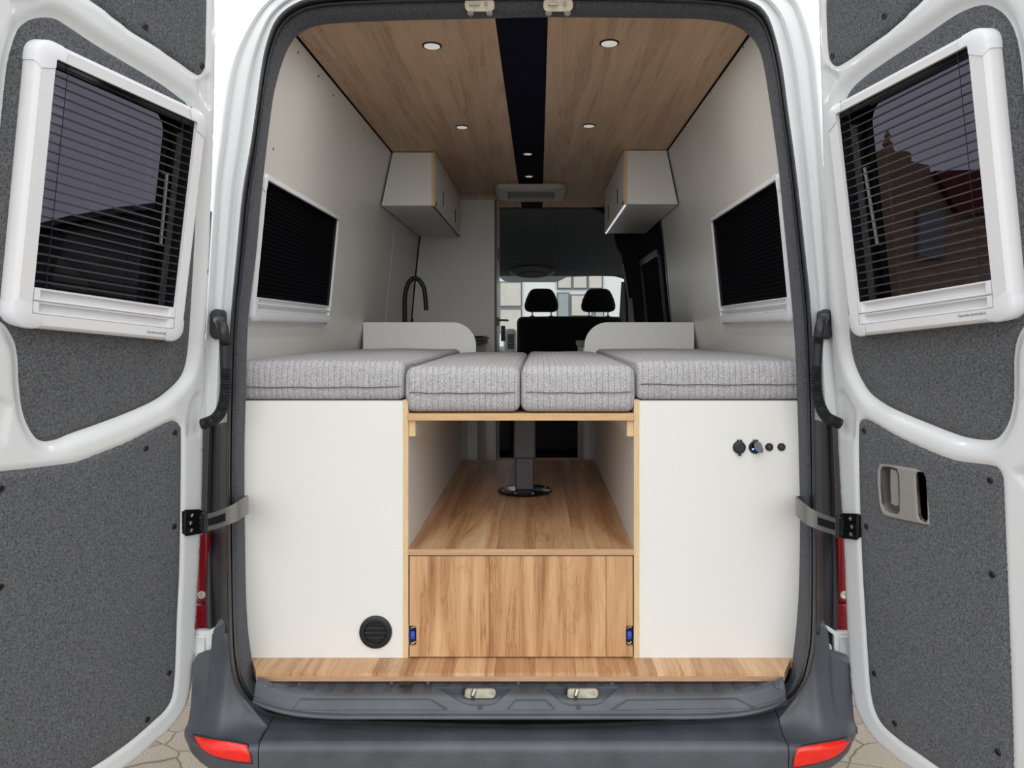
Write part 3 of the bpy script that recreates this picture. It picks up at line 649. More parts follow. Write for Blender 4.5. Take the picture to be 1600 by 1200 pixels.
# boards beyond the platform: kitchen units' end boards
for px0, px1, lab in ((730, 746, 'narrow white end board behind the platform, left'), (771, 775, 'thin pale strip standing behind the platform left of the pedestal'), (913, 923, 'narrow white end board behind the platform, right')):
    a_ = W(px0, 700, 3.62); b_ = W(px1, 700, 3.62); m = MB(); m.box(a_.x, b_.x, a_.y, a_.y+.012, .702, 1.50); tag(m.build('end_board', M_lamw), lab, 'board')
# kitchen units
def kitchen(sgn, xi, y0, y1, label, nm):
    t = thing(nm, (sgn*.6, (y0+y1)/2, .70), label, 'kitchen unit')
    x0, x1 = sorted((sgn*xi, sgn*.80)); m = MB(); m.box(x0, x1, y0, y1, .7005, 1.545); m.build('cabinet_body', M_lam, t)
    x0, x1 = sorted((sgn*(xi-.01), sgn*.80)); m = MB(); m.box(x0, x1, y0, y1, 1.5455, 1.572); m.build('worktop', plain('dark_worktop_'+str(sgn+1), (74, 68, 62), .4), t, bevel=.002)
    return t
kl = kitchen(-1, .30, 1.70, 2.915, 'white kitchen unit with dark worktop behind the left headboard', 'kitchen_unit')
kr = kitchen(1, .27, 1.66, 2.19, 'low white side unit with dark top behind the right headboard', 'kitchen_unit')
m = MB(); m.box(-.50, -.27, 2.25, 2.75, 1.573, 1.588); m.box(-.49, -.28, 2.27, 2.73, 1.590, 1.596); tag(m.build('gas_hob', M_black, bevel=.003), 'black hob with glass lid on the kitchen worktop by the partition', 'hob')
# headboards
def headboard(sgn, xi, label):
    t = None; r = .115; z1 = CZ+(518-503.5)*3.6/F; xo = sgn*(wallx(1.6)-.011)
    P = [(xo, 1.545-.25), (xo, z1)]+[(sgn*(xi+r-r*math.sin(a)), z1-r+r*math.cos(a)) for a in np.linspace(0, math.pi/2, 12)]+[(sgn*xi, 1.43), (sgn*xi, 1.295)]
    m = MB(); m.prism([(x, 1.60, z) for x, z in P], (0, .016, 0)); tag(m.build('headboard', M_lam, bevel=.001), label, 'headboard')
headboard(-1, .256, 'white rounded headboard panel in front of the faucet'); headboard(1, .272, 'white rounded headboard panel in front of the sliding door')
# faucet
a_ = W(632.5, 520, 4.1); t = thing('faucet', (a_.x, a_.y, 1.572), 'tall matt black gooseneck faucet at the sink', 'faucet')
pts = catmull([(a_.x, a_.y, 1.573), (a_.x, a_.y, 1.70), (a_.x, a_.y, 1.80)]+[tuple(W(x, y, 4.1)) for x, y in ((634.5, 453), (639, 441), (646, 435), (654, 437), (661, 447), (664, 460), (666, 485))], 6)
m = MB(); m.tube([Vector(p) for p in pts], .0125, 14); m.build('spout', M_fauc, t, smooth=True, ang=60)
m = MB(); m.lathe((a_.x, a_.y, 1.573), (0, 0, 1), [(.024, 0), (.024, .05), (.018, .055)], 20); m.build('base', M_black, t, smooth=True)
q = W(644.5, 500, 4.08); m = MB(); m.tube([(a_.x+.015, a_.y, 1.62), (q.x, q.y, 1.63), (q.x, q.y, CZ+(518-497)*4.08/F)], .005, 8); m.build('lever', M_black, t, smooth=True)

# ------------------------------------------------------------------ mattress cushions
def seam(x0, x1, y0, z, parent, amp=.0009):
    m = MB(); P = [Vector((lerp(x0, x1, i/30), y0-.0005+.0*i, z+amp*math.sin(i*.7)-amp*2*math.sin(math.pi*i/30))) for i in range(31)]
    m.tube(P, .0015, 6); return m.build('piping', M_pipe, parent, smooth=True)
def cushion(x0, x1, y0, y1, z0, z1, lab, r=.022, seed=0, sz=.35):
    m = rbox(x0, x1, y0, y1, z0, z1, r, 26, .010, .0015, seed); m.v = [(min(max(x, -.3178), .3178) if (abs(x0) < .33 and abs(x1) < .33 and z < 1.434) else x, y, z) for x, y, z in m.v]; o = m.build('bed_cushion', M_fab, smooth=True, ang=80)
    tag(o, lab, 'cushion', None); seam(x0+r*.55, x1-r*.55, y0-.0095, lerp(z0, z1, sz), o)
cushion(-.832, -.331, .100, 1.59, 1.428, 1.538, 'wide grey quilted bed cushion on the left white box', seed=1)
cushion(.325, .832, .100, 1.59, 1.428, 1.538, 'wide grey quilted bed cushion on the right white box', seed=2, sz=.42)
cushion(-.3290, -.0025, .082, 1.58, 1.394, 1.522, 'left of the two narrow centre bed cushions, on the plywood board', .026, 3, .45)
cushion(-.0015, .3230, .082, 1.58, 1.394, 1.525, 'right of the two narrow centre bed cushions, on the plywood board', .026, 4, .45)

# ------------------------------------------------------------------ vent, sockets on the front panels
c = W(587, 987.5, 2.088); t = thing('air_outlet', (c.x, .09, c.z), 'round black heater air outlet low on the left white box', 'vent')
R_ = 25.5*2.088/F
m = MB(); m.lathe((c.x, .0895, c.z), (0, -1, 0), [(R_, 0), (R_, .004), (R_*.97, .007), (R_*.9, .0085), (R_*.70, .0085), (R_*.66, .006), (R_*.66, .001), (.001, .0008)], 48, cap=False); m.build('ring', M_black, t, smooth=True)
for i, zz in enumerate((-.30, -.02, .26)):
    w_ = R_*.64*math.sqrt(max(.05, 1-(zz/.66)**2)); m = MB()
    m.hexa([(c.x-w_, .081, c.z+zz*R_), (c.x+w_, .081, c.z+zz*R_), (c.x+w_, .088, c.z+zz*R_+.002), (c.x-w_, .088, c.z+zz*R_+.002), (c.x-w_, .081, c.z+zz*R_+.0022), (c.x+w_, .081, c.z+zz*R_+.0022), (c.x+w_, .088, c.z+zz*R_+.0042), (c.x-w_, .088, c.z+zz*R_+.0042)]); m.build('slat', M_rubber, t)
for px, lab, k in ((1155, 'closed round black socket cap with lower tab, leftmost of the sockets', 0), (1180, 'round black socket with tilted grey flap and blue glow', 1)):
    c = W(px, 699, 2.088); t = thing('power_socket', (c.x, .09, c.z), lab, 'socket'); R_ = 10*2.088/F
    m = MB(); m.lathe((c.x, .0895, c.z), (0, -1, 0), [(R_, 0), (R_, .004), (R_*.93, .006), (R_*.8, .0062)], 32); m.build('body', M_black if not k else M_frit, t, smooth=True)
    for dx in (-.004, .0045): m = MB(); m.box(c.x+dx-.0022, c.x+dx+.0022, .083, .0895, c.z+R_*.8, c.z+R_*1.22); m.build('hinge_lug', M_black, t)
    m = MB()
    if k: 
        P = rrect(-R_*.8, R_*.8, -R_*.8, R_*.85, R_*.7); m.loft([[Vector((c.x+.004+x*.8+ (z<0)*(-z)*.35, .083-.02*max(0, (R_-z)/R_/2)*1.0-dy, c.z+.002+z*.95)) for x, z in P] for dy in (0, .002)], cap=True); m.build('flap', plain('flap_grey', (92, 94, 100), .35), t)
        m = MB(); m.lathe((c.x-.008, .0815, c.z-.004), (0, -1, 0), [(.0028, 0), (.0028, .0008)], 12); m.build('indicator', emis('blue_led', (.15, .3, 1, 1), 2, (40, 80, 220)), t)
    else: 
        m.lathe((c.x, .083, c.z), (0, -1, 0), [(R_*.86, 0), (R_*.86, .003), (R_*.7, .0042), (R_*.66, .003), (.001, .003)], 32); m.box(c.x-.004, c.x+.004, .080, .0835, c.z-R_*1.25, c.z-R_*.7); m.build('cap', plain('cap_black', (36, 38, 42), .4), t, smooth=True)
for px, lab in ((1202, 'small round black push button right of the sockets, left of the two'), (1221, 'small round black push button nearest the door frame')):
    c = W(px, 698.5, 2.088); t = thing('push_button', (c.x, .09, c.z), lab, 'button', 'round buttons beside the sockets'); R_ = 6.2*2.088/F
    m = MB(); m.lathe((c.x, .0895, c.z), (0, -1, 0), [(R_, 0), (R_, .003), (R_*.88, .005), (R_*.6, .005), (R_*.55, .0035)], 24); m.build('bezel', M_black, t, smooth=True)
    m = MB(); m.lathe((c.x, .0862, c.z), (0, -1, 0), [(R_*.54, 0), (R_*.5, .0022), (.0005, .003)], 24); m.build('button_face', plain('btn', (52, 54, 60), .3), t, smooth=True)

# ------------------------------------------------------------------ window builder (frame in a plane O, a, b, n)
def win_frame(parent, P, rect, inner, cass, blind, side_dark, cap_at='all', raise_=.028, r_out=.035, text=None, flip=False, liner=-.05):
    """P(s,t,off)->Vector; rect (s0,s1,t0,t1) outer; inner same for dark opening; cass: list of t-breaks"""
    s0, s1, t0, t1 = rect; i0, i1, j0, j1 = inner; jb = cass[0]
    def ring(x0, x1, y0, y1, r, L=.05):
        pts = []; n = 7
        for cx, cy, a in ((x1-r, y1-r, 0), (x0+r, y1-r, 90), (x0+r, y0+r, 180), (x1-r, y0+r, 270)):
            q0 = math.radians(a); ex = (cx+r*math.cos(q0), cy+r*math.sin(q0)); dx, dy = math.sin(q0), -math.cos(q0)
            l = max(L-r, .002); pts.append((ex[0]+dx*l, ex[1]+dy*l))
            for i in range(n+1):
                q = math.radians(a+90*i/n); pts.append((cx+r*math.cos(q), cy+r*math.sin(q)))
            q1 = math.radians(a+90); ex = (cx+r*math.cos(q1), cy+r*math.sin(q1)); dx, dy = -math.sin(q1), math.cos(q1)
            pts.append((ex[0]+dx*l, ex[1]+dy*l))
        return pts
    k = raise_
    def rings(e):
        spec = [(0-e, -.014, r_out), (0-e, k*.62+e, r_out), (.003-e, k*.85+e, r_out*.95), (.009, k+e, r_out*.8)]
        R = [[P(s, t, off) for s, t in ring(s0+q, s1-q, t0+q, t1-q, rr_)] for q, off, rr_ in spec]
        R.append([P(s, t, k+e) for s, t in ring(i0, i1, jb, j1, .004, .018)]); R.append([P(s, t, k-.009) for s, t in ring(i0, i1, jb, j1, .004, .018)])
        return R
    m = MB(); m.loft(rings(0)); fr = m.build('window_frame', M_frame, parent, smooth=True, ang=35)
    m = MB(); m.loft([[P(s, t, o_) for s, t in ring(i0, i1, jb, j1, .004, .018)] for o_ in (k-.009, liner)]); m.build('liner', M_slat, fr)
    for c in range(4):
        R = rings(.0016)[:5]; seg = [[r[j] for j in range(c*10, c*10+10)] for r in R]
        m = MB(); m.loft(seg, closed=False); m.build('corner_cap', M_cap, fr, smooth=True, ang=35)
    # blind cassette bars
    for ta, tb in zip(cass[:-1], cass[1:]):
        h = tb-ta; pf = [(0, .0), (0, k*.9), (.08, k*1.0), (.16, k*.98), (.24, k*.55), (.75, k*.35), (.86, k*.9), (.97, k*.9), (.97, 0)]
        m = MB(); m.loft([[P(s, ta+h*u, v) for u, v in pf] for s in (i0+.002, i1-.002)], True, True); m.build('blind_bar', M_frame, fr, smooth=True, ang=30)
        for s_ in (i0+.002, i1-.014):
            m = MB(); m.loft([[P(s_+q, ta+h*u, v) for u, v in ((.1, 0), (.1, k*1.03), (.95, k*1.0), (.95, 0))] for q in (0, .012)], True, True); m.build('bar_end', M_cap, fr)
    if text:
        tc = bpy.data.curves.new('notice', 'FONT'); tc.body = text; tc.size = 1; tc.extrude = 0; to = bpy.data.objects.new('tmp', tc); C.objects.link(to)
        me = bpy.data.meshes.new_from_object(to.evaluated_get(bpy.context.evaluated_depsgraph_get())); bpy.data.objects.remove(to)
        xs = [v.co.x for v in me.vertices]; wdt = max(xs)
        ta, tb, tt, th = text_pos[flip]
        for v in me.vertices:
            v.co = P(lerp(ta, tb, v.co.x/wdt), tt+v.co.y*th, k+.0012)
        finish(me, 'printed_notice', M_frit, fr)
    return fr
text_pos = {}

# ------------------------------------------------------------------ rear doors
def hom(q):
    src = [(0,0),(1,0),(1,1),(0,1)]; A = []
    for (u, v), (x, y) in zip(src, q):
        X = (x-VX)/F; Y = -(y-VY)/F
        A += [[u,v,1,0,0,0,-X*u,-X*v,-X],[0,0,0,u,v,1,-Y*u,-Y*v,-Y]]
    H = np.linalg.svd(np.array(A, float))[2][-1].reshape(3, 3); return H/H[2, 2]
def cam2w(v): return Vector((v[0]+CX, v[2]+CY, v[1]+CZ))
class Door:
    def __init__(s, quad, depth, sgn):
        H = hom(quad)*depth; s.sgn = sgn
        s.O = cam2w(H[:, 2]); s.A = Vector((H[0,0], H[2,0], H[1,0])); s.B = Vector((H[0,1], H[2,1], H[1,1]))
        s.w, s.h = s.A.length, s.B.length; s.a = s.A.normalized(); s.b = s.B.normalized(); s.n = s.a.cross(s.b).normalized()
        if s.n.x*sgn > 0: s.n = -s.n
        s.M = np.array([list(s.a), list(s.b), list(s.n)]).T; s.Mi = np.linalg.inv(s.M)
        s.c0 = s.Mi @ (np.array([CX, CY, CZ])-np.array(s.O))
    def bend(s, t):
        x = -.12-t
        return .0 if x <= 0 else .12*(x-.15*(1-math.exp(-x/.15)))
    def pos(s, u, t, off=0): return s.O+s.a*float(u)+s.b*float(t)+s.n*(float(off)+s.bend(t))
    def st(s, px, py, off=0):
        r = s.Mi @ np.array([(px-VX)/F, 1.0, -(py-VY)/F]); c = 0
        for _ in range(40):
            k = (off+c-s.c0[2])/r[2]; u, t = s.c0[0]+k*r[0], s.c0[1]+k*r[1]; c = lerp(c, s.bend(t), .7)
        return (u, t)

TXT = 'Close window only with blinds open'
def make_door(D, label, T):
    root = thing('rear_door', D.pos(-.03, -.9), label, 'van door')
    REC = -.018
    outline = [D.st(x, y) for x, y in T['outline']]
    mid = [D.st(x, y, REC+.004) for x, y in catmull(T['mid'], 4, True)]
    top = [D.st(x, y, -.003) for x, y in catmull(T['top'], 3, True)]
    low = [D.st(x, y, -.003) for x, y in catmull(T['low'], 3, True)]
    small = [[D.st(x, y) for x, y in p] for p in T['small']]
    k = .028
    io = [D.st(x, y, k) for x, y in T['open']]       # hinge-bottom, free-bottom, free-top, hinge-top
    i0 = (io[0][0]+io[3][0])/2; i1 = (io[1][0]+io[2][0])/2; j0 = (io[0][1]+io[1][1])/2; j1 = (io[2][1]+io[3][1])/2
    rect = (.010, D.w, .004, D.h-.004)
    cb = [D.st(x, y, k)[1] for x, y in T['cass']]
    hole = [(i0-.004, cb[0]-.002), (i1+.004, cb[0]-.002), (i1+.004, j1+.004), (i0-.004, j1+.004)]
    def disp(V):
        e = sdf(V, outline); z = np.zeros(len(V))
        z -= (-REC)*sstep(1-sdf(V, mid)/.030)
        z -= .007*sstep(1-(sdf(V, top)+.002)/.010); z -= .007*sstep(1-(sdf(V, low)+.002)/.010)
        for p in small: z -= .006*sstep(1-sdf(V, p)/.006)
        q = np.clip(1+e/.014, 0, 1); z -= .014*(1-np.sqrt(np.clip(1-q*q, 0, 1)))
        # raised bead between the panels
        return z
    m = relief(outline, .0085, D.pos, disp, [hole]+([T['hdl'](D)] if T.get('hdl') else []), back=-.055); sh = m.build('door_shell', M_paint, root, smooth=True, ang=60)
    # outer skin
    m = relief(outline, .06, D.pos, lambda V: np.full(len(V), -.056), [hole], back=-.062); m.build('outer_skin', M_paint, root, smooth=True, ang=40)
    def cdisp(base, poly):
        def f(V): 
            q = np.clip(1+sdf(V, poly)/.005, 0, 1); return base-.004*(1-np.sqrt(1-q*q))
        return f
    rnd = random.Random(3)
    cp = {}
    for nm, poly, base, hl in (('middle', mid, REC+.005, [hole]), ('upper', top, .0, []), ('lower', low, .0, [T['hdl'](D)] if T.get('hdl') else [])):
        m = relief(poly, .012, D.pos, cdisp(base, poly), hl, back=base-.010)
        cp[nm] = m.build('carpet_panel', M_carpet, root, smooth=True, ang=70); cp[nm]['label'] = nm+' charcoal felt door panel'
    for nm in ('upper', 'lower'):
        for x, y in T['bolt_'+nm]:
            s_, t_ = D.st(x, y, .002); c = D.pos(s_, t_, -.002)
            m = MB(); m.lathe(c, D.n, [(.0075, 0), (.0075, .003), (.006, .0045), (.0035, .0045), (.003, .003)], 16); m.build('screw', M_black, cp[nm], smooth=True)
    # window
    text_pos[D.sgn] = T['text'](D, k)
    win_frame(root, D.pos, rect, (i0, i1, j0, j1), cb, None, None, text=TXT, raise_=k, flip=D.sgn)
    # pane with frit
    zp = -.045
    m = MB(); m.add([D.pos(*q, zp) for q in ((i0-.01, cb[0]-.03), (i1+.04, cb[0]-.03), (i1+.04, j1+.01), (i0-.01, j1+.01))], [(0, 1, 2, 3)]); pn = m.build('window_pane', M_tint, root)
    f0 = D.st(*T['clear'], zp); ca, cb_ = f0[0], i1+.04; cc, cd = cb[0]-.03, f0[1]
    inn = rrect(min(ca, cb_), max(ca, cb_), min(cc, cd), max(cc, cd), .045); 
    n = len(inn); X0, X1, Y0, Y1 = i0-.012, i1+.045, cb[0]-.035, j1+.012
    # outer ring corresponding to corners
    per = n//4; oc = []
    for ci, (x, y) in enumerate(((X1, Y1), (X0, Y1), (X0, Y0), (X1, Y0))): oc += [(x, y)]*per
    vs = [D.pos(s_, t_, zp+.001) for s_, t_ in inn]+[D.pos(s_, t_, zp+.001) for s_, t_ in oc]
    m = MB(); m.add(vs, [(i, (i+1) % n, n+(i+1) % n, n+i) for i in range(n)]); m.build('black_border', M_frit, pn)
    
    m = MB(); m.loft([[D.pos(i0+q, t_, o_) for q, o_ in ((.0005, -.030), (.0025, -.030), (.0025, -.012), (.0005, -.012))] for t_ in (cb[0], j1-.03)], True, True); m.build('guide_strip', plain('guide_grey', (96, 98, 100), .4, var=.4, scale=60), pn)
    ha, hb = [D.st(x, y, zp+.02) for x, y in T['strut']]
    m = MB(); m.tube([D.pos(*ha, zp+.012), D.pos(*ha, zp+.024), D.pos(*hb, zp+.024), D.pos(*hb, zp+.012)], .0045, 8); m.build('window_latch', M_metal, pn, smooth=True)
    # blind: thin slats and cords
    m = MB(); N = 24; 
    for i in range(N):
        t_ = lerp(j0+.012, j1-.012, i/(N-1)); m.loft([[D.pos(s_, t_+q, o_) for q, o_ in ((0, .020), (.0034, .018), (.0044, .010), (.0010, .011))] for s_ in (i0, i1)], True, True)
    bo = m.build('blind', M_slat, root); bo['label'] = 'black slatted blind'
    for s_ in (i0+.035, i1-.03):
        m = MB(); m.tube([D.pos(s_, j0, .021), D.pos(s_, j1, .021)], .0009, 6); m.build('cord', M_slat, bo)
    # headbox of the blind
    m = MB(); m.loft([[D.pos(s_, t_, o_) for t_, o_ in ((j1-.014, .018), (j1-.001, .018), (j1-.001, .0), (j1-.014, .0))] for s_ in (i0, i1)], True, True); m.build('headbox', M_frit, bo)
    return root, cp

TL_ = dict(
 outline=[(-128,-330),(-60,-290),(60,-230),(200,-165),(270,-120),(310,-85),(330,-45),(339,0),(340,60),(339,140),(337,220),(333,330),(329,430),(325,530),(323,620),(321,700),(319,800),(316,860),(313,915),(309,980),(305.5,1040),(302,1078),(296,1100),(287,1117),(270,1140),(245,1162),(212,1192),(160,1228),(100,1265),(20,1305),(-60,1340),(-128,1362),(-134,1200),(-135,900),(-134,400),(-131,0)],
 mid=[(62,28),(85,29),(105,40),(150,70),(200,100),(250,130),(280,152),(293,163),(303,185),(309,220),(310,270),(307,340),(304,400),(300,470),(296,530),(291,568),(281,592),(256,616),(232,631),(190,649),(150,664),(110,678),(85,688),(62,688),(47,670),(36,640),(31,600),(29,560),(24,535),(12,512),(0,500),(-10,480),(-14,430),(-12,330),(-4,250),(2,200),(8,140),(13,100),(20,72),(30,46),(45,33)],
 top=[(-95,-140),(-60,-125),(0,-88),(60,-50),(142,0),(200,45),(250,77),(290,105),(304,114),(312,117),(319,108),(321.5,90),(322,50),(323,0),(321,-30),(310,-58),(280,-85),(200,-130),(60,-190),(-60,-245),(-90,-240)],
 low=[(-90,755),(-40,744),(0,737),(50,732),(115,723),(150,711),(200,691),(235,673),(262,660),(273,658),(281,666),(283,682),(282,800),(280,900),(277,960),(275,1020),(273,1060),(269,1090),(258,1110),(240,1127),(212,1152),(180,1176),(150,1196),(80,1236),(0,1276),(-60,1300),(-88,1304),(-96,1290),(-98,1100),(-98,900),(-97,780)],
 small=[[(309,131),(318,122),(327,119),(328,128),(328,165),(325,166),(315,148)],[(294,680),(296,650),(301,627),(309,614),(312.5,616),(312,680)],[(19,0),(62,0),(27,24)],[(-30,630),(0,625),(15,633),(3,690)]],
 open=[(274,484),(51,446),(92,81),(308,201)],
 cass=[(150,501),(150,482),(150,462.5)],
 bolt_upper=[(228,42),(317,103)], bolt_lower=[(2,764),(229,701),(274,676),(273,823),(265,1052),(231,1125),(1,918)],
 clear=(257,178), strut=[(259,272),(249,382)], strip=(286,330),
 text=lambda D, k: (D.st(229,519,k)[0], D.st(264,522,k)[0], D.st(229,519,k)[1]-.0015, .0088))
TR_ = dict(
 outline=[(1274,-20),(1275,0),(1277,60),(1280,150),(1283,260),(1287,350),(1291,430),(1296,520),(1301,600),(1305,680),(1309,760),(1313,820),(1316,880),(1318,940),(1321,1000),(1324,1040),(1327,1078),(1334,1108),(1345,1133),(1360,1155),(1385,1178),(1410,1198),(1460,1228),(1530,1268),(1610,1310),(1690,1345),(1720,1350),(1722,1200),(1722,900),(1720,500),(1716,0),(1710,-330),(1640,-290),(1500,-220),(1400,-170),(1330,-125),(1290,-85)],
 mid=[(1537,8),(1520,11),(1500,19),(1480,31),(1450,52),(1420,72),(1385,95),(1350,120),(1325,146),(1316,180),(1313,230),(1314,300),(1318,380),(1322,440),(1325,500),(1329,545),(1337,575),(1348,598),(1360,615),(1378,629),(1400,641),(1450,662),(1500,681),(1530,687),(1552,687),(1565,677),(1576,655),(1582,625),(1583,595),(1583,560),(1588,530),(1600,506),(1612,480),(1618,440),(1616,360),(1608,280),(1602,200),(1598,150),(1595,110),(1590,75),(1582,46),(1568,24),(1552,12)],
 top=[(1291,0),(1292,50),(1294,80),(1297,95),(1305,103),(1315,100),(1350,77),(1400,40),(1442,0),(1540,-75),(1650,-150),(1680,-175),(1682,-230),(1660,-250),(1520,-190),(1400,-130),(1330,-85),(1298,-50)],
 low=[(1342,672),(1344,659),(1350,655),(1362,659),(1400,681),(1450,704),(1490,719),(1540,726),(1556,730),(1564,739),(1567,755),(1569,800),(1571,850),(1574,920),(1577,1000),(1580,1080),(1582,1150),(1583,1210),(1581,1245),(1570,1258),(1545,1248),(1500,1220),(1470,1202),(1440,1181),(1410,1160),(1381,1135),(1367,1111),(1360,1080),(1356,1030),(1351,950),(1347,880),(1344,800),(1342,720)],
 small=[[(1287,108),(1290,106),(1300,113),(1308,118),(1306,125),(1292,152),(1289,155)],[(1311,616),(1313,612),(1318,614),(1333,640),(1334,680),(1333,683),(1315,680)],[(1588,740),(1600,735),(1660,790),(1640,800)],[(1590,625),(1620,590),(1650,600)]],
 open=[(1342.5,474),(1554,435),(1506,65),(1304,186)],
 cass=[(1450,494.5),(1450,475),(1450,453.5)],
 bolt_upper=[(1381,25),(1300,87)], bolt_lower=[(1349,673),(1546,751),(1353,823),(1549,898),(1365,1053),(1397,1131),(1558,1176)],
 clear=(1361,164), strut=[(1353,262),(1373,382)], strip=(1336,330),
 hdl=lambda D: [D.st(x, y, .0) for x, y in HDL],
 text=lambda D, k: (D.st(1497,494,k)[0], D.st(1545,488,k)[0], D.st(1520,491,k)[1]-.003, .0088))
HDL = [(1375,724),(1400,727),(1430,732),(1443,738),(1448,752),(1449,775),(1452,800),(1453,821),(1440,819),(1400,811),(1381,806),(1376,795),(1373,775),(1371,750),(1371.5,732)]
DL = Door([(278,535),(3,510),(47,50),(319,178)], 1.887, -1)
DR = Door([(1337,528),(1600,500),(1554,32),(1297,170)], 1.899, 1)
rl, cpl = make_door(DL, 'left open white rear door with windowed felt lined inner face, no handle', TL_)
rr_, cpr = make_door(DR, 'right open white rear door with felt lined inner face and grey recessed handle', TR_)
# handle set into the right door
ho = [DR.st(x, y, .0) for x, y in HDL]
rec1 = [DR.st(x, y, .0) for x, y in [(1380,729),(1392,730),(1402,733),(1405,742),(1406,770),(1406,798),(1403,803),(1392,801),(1383,797),(1378,787),(1376,760),(1376,735)]]
rec2 = [DR.st(x, y, .0) for x, y in [(1434,737),(1442,738),(1446,744),(1448,770),(1450,800),(1450,812),(1447,816),(1438,812),(1435,803),(1433,770),(1432,742)]]
def hd_disp(V):
    z = np.full(len(V), .004); q = np.clip(1+sdf(V, ho)/.006, 0, 1); z -= .005*(1-np.sqrt(1-q*q))
    for p in (rec1, rec2): z -= .003*sstep(1-sdf(V, p)/.004)
    return z
m = relief(ho, .0025, DR.pos, hd_disp, [rec1, rec2], back=-.008); hp = m.build('pull_handle', M_lightgrey, rr_, smooth=True, ang=60); hp['label'] = 'grey plastic recessed handle'
for p, dp, mt, nm in ((rec1, -.030, plain('shaded_pocket', (116, 112, 108), .5), 'lever_pocket'), (rec2, -.045, M_frit, 'grip_pocket')):  # pocket linings coloured darker than the handle, recess shade put in
    m = MB(); m.loft([[DR.pos(u, t_, o_) for u, t_ in p] for o_ in (.001, dp)]); m.add([DR.pos(u, t_, dp) for u, t_ in p], [tuple(range(len(p)))]); m.build(nm, mt, hp)
lv = [DR.st(x, y, -.004) for x, y in [(1392,733),(1400,735),(1403,741),(1404,770),(1405,789),(1400,790),(1393,787),(1392,760)]]
m = relief(lv, .004, DR.pos, lambda V: np.full(len(V), -.003), back=-.012); m.build('release_lever', M_lightgrey, hp, smooth=True)

# door check straps with brackets
def strap(pts, hts, brk, label, sgn):
    p0 = W(pts[0][0], pts[0][1], pts[0][2]); t = thing('door_check_strap', p0, label, 'door strap')
    C_ = catmull([tuple(W(x, y, d))+(h*d/F,) for (x, y, d), h in zip(pts, hts)], 6)
    P = [Vector(c[:3]) for c in C_]; Hh = [c[3] for c in C_]; ring = []
    for i, p in enumerate(P):
        T = (P[min(i+1, len(P)-1)]-P[max(i-1, 0)]); T.z = 0; T.normalize(); N = Vector((T.y, -T.x, 0))*.0022; h = Vector((0, 0, Hh[i]/2))
        ring.append([p-h-N, p+h-N, p+h+N, p-h+N])
    m = MB(); m.loft(ring, True, True); m.build('strap_band', M_strap, t, smooth=True, ang=30)
    # rectangular slot insert
    a, b = P[2], P[11]; ring = []
    for i in range(2, 12):
        p = P[i]; T = (P[i+1]-P[i-1]); T.z = 0; T.normalize(); N = Vector((T.y, -T.x, 0)); N = N if N.y < 0 else -N; h = Vector((0, 0, Hh[i]*.22))
        ring.append([p-h+N*.0021, p+h+N*.0021, p+h+N*.0032, p-h+N*.0032])
    m = MB(); m.loft(ring, True, True); m.build('slot', M_black, t)
    D = DL if sgn < 0 else DR; Q = [D.st(x, y, .004) for x, y in brk]
    m = relief(Q, .006, D.pos, lambda V: .004+.004*sstep(-sdf(V, Q)/.004)-.006*sstep((-sdf(V, Q)-.007)/.003), back=-.004); b = m.build('bracket', plain('black_steel_%d' % (sgn+1), (34, 34, 36), .25, metal=.5), t, smooth=True)
    ss = sum(q[0] for q in Q)/len(Q); tt = sum(q[1] for q in Q)/len(Q); hh = max(q[1] for q in Q)-min(q[1] for q in Q)
    for dt, ds in ((.28, .006), (-.28, .006), (.0, .010)):
        m = MB(); m.lathe(D.pos(ss+ds, tt+dt*hh, .0035), D.n, [(.006, 0), (.006, .003), (.003, .005)], 6); m.build('bolt', M_metal, b)
    m = MB(); pc_ = P[0]; m.lathe(pc_-Vector((0, 0, Hh[0]*.62)), (0, 0, 1), [(.009, 0), (.0105, .002), (.0105, Hh[0]*1.22), (.009, Hh[0]*1.24)], 20); m.build('pivot', M_black, t, smooth=True)
strap([(322,817,1.93),(340,812,1.90),(356,806,1.885),(371,799,1.89),(381,792,1.92),(386.5,789,1.97),(386,787,2.03),(380,786,2.07)], [26,27,28,29,29,28,26,22], [(287,800),(291,797),(312,796),(318,799),(318,832),(312,834),(291,838),(287,834)], 'grey metal door check strap joining the left door to the frame', -1)
strap([(1308,824,1.93),(1290,818,1.90),(1274,812,1.885),(1260,804,1.89),(1250,796,1.92),(1245,791,1.97),(1245,788,2.03),(1251,786,2.07)], [26,27,28,29,29,28,26,22], [(1342,806),(1338,803),(1316,802),(1312,805),(1312,836),(1316,841),(1338,844),(1342,840)], 'grey metal door check strap joining the right door to the frame', 1)

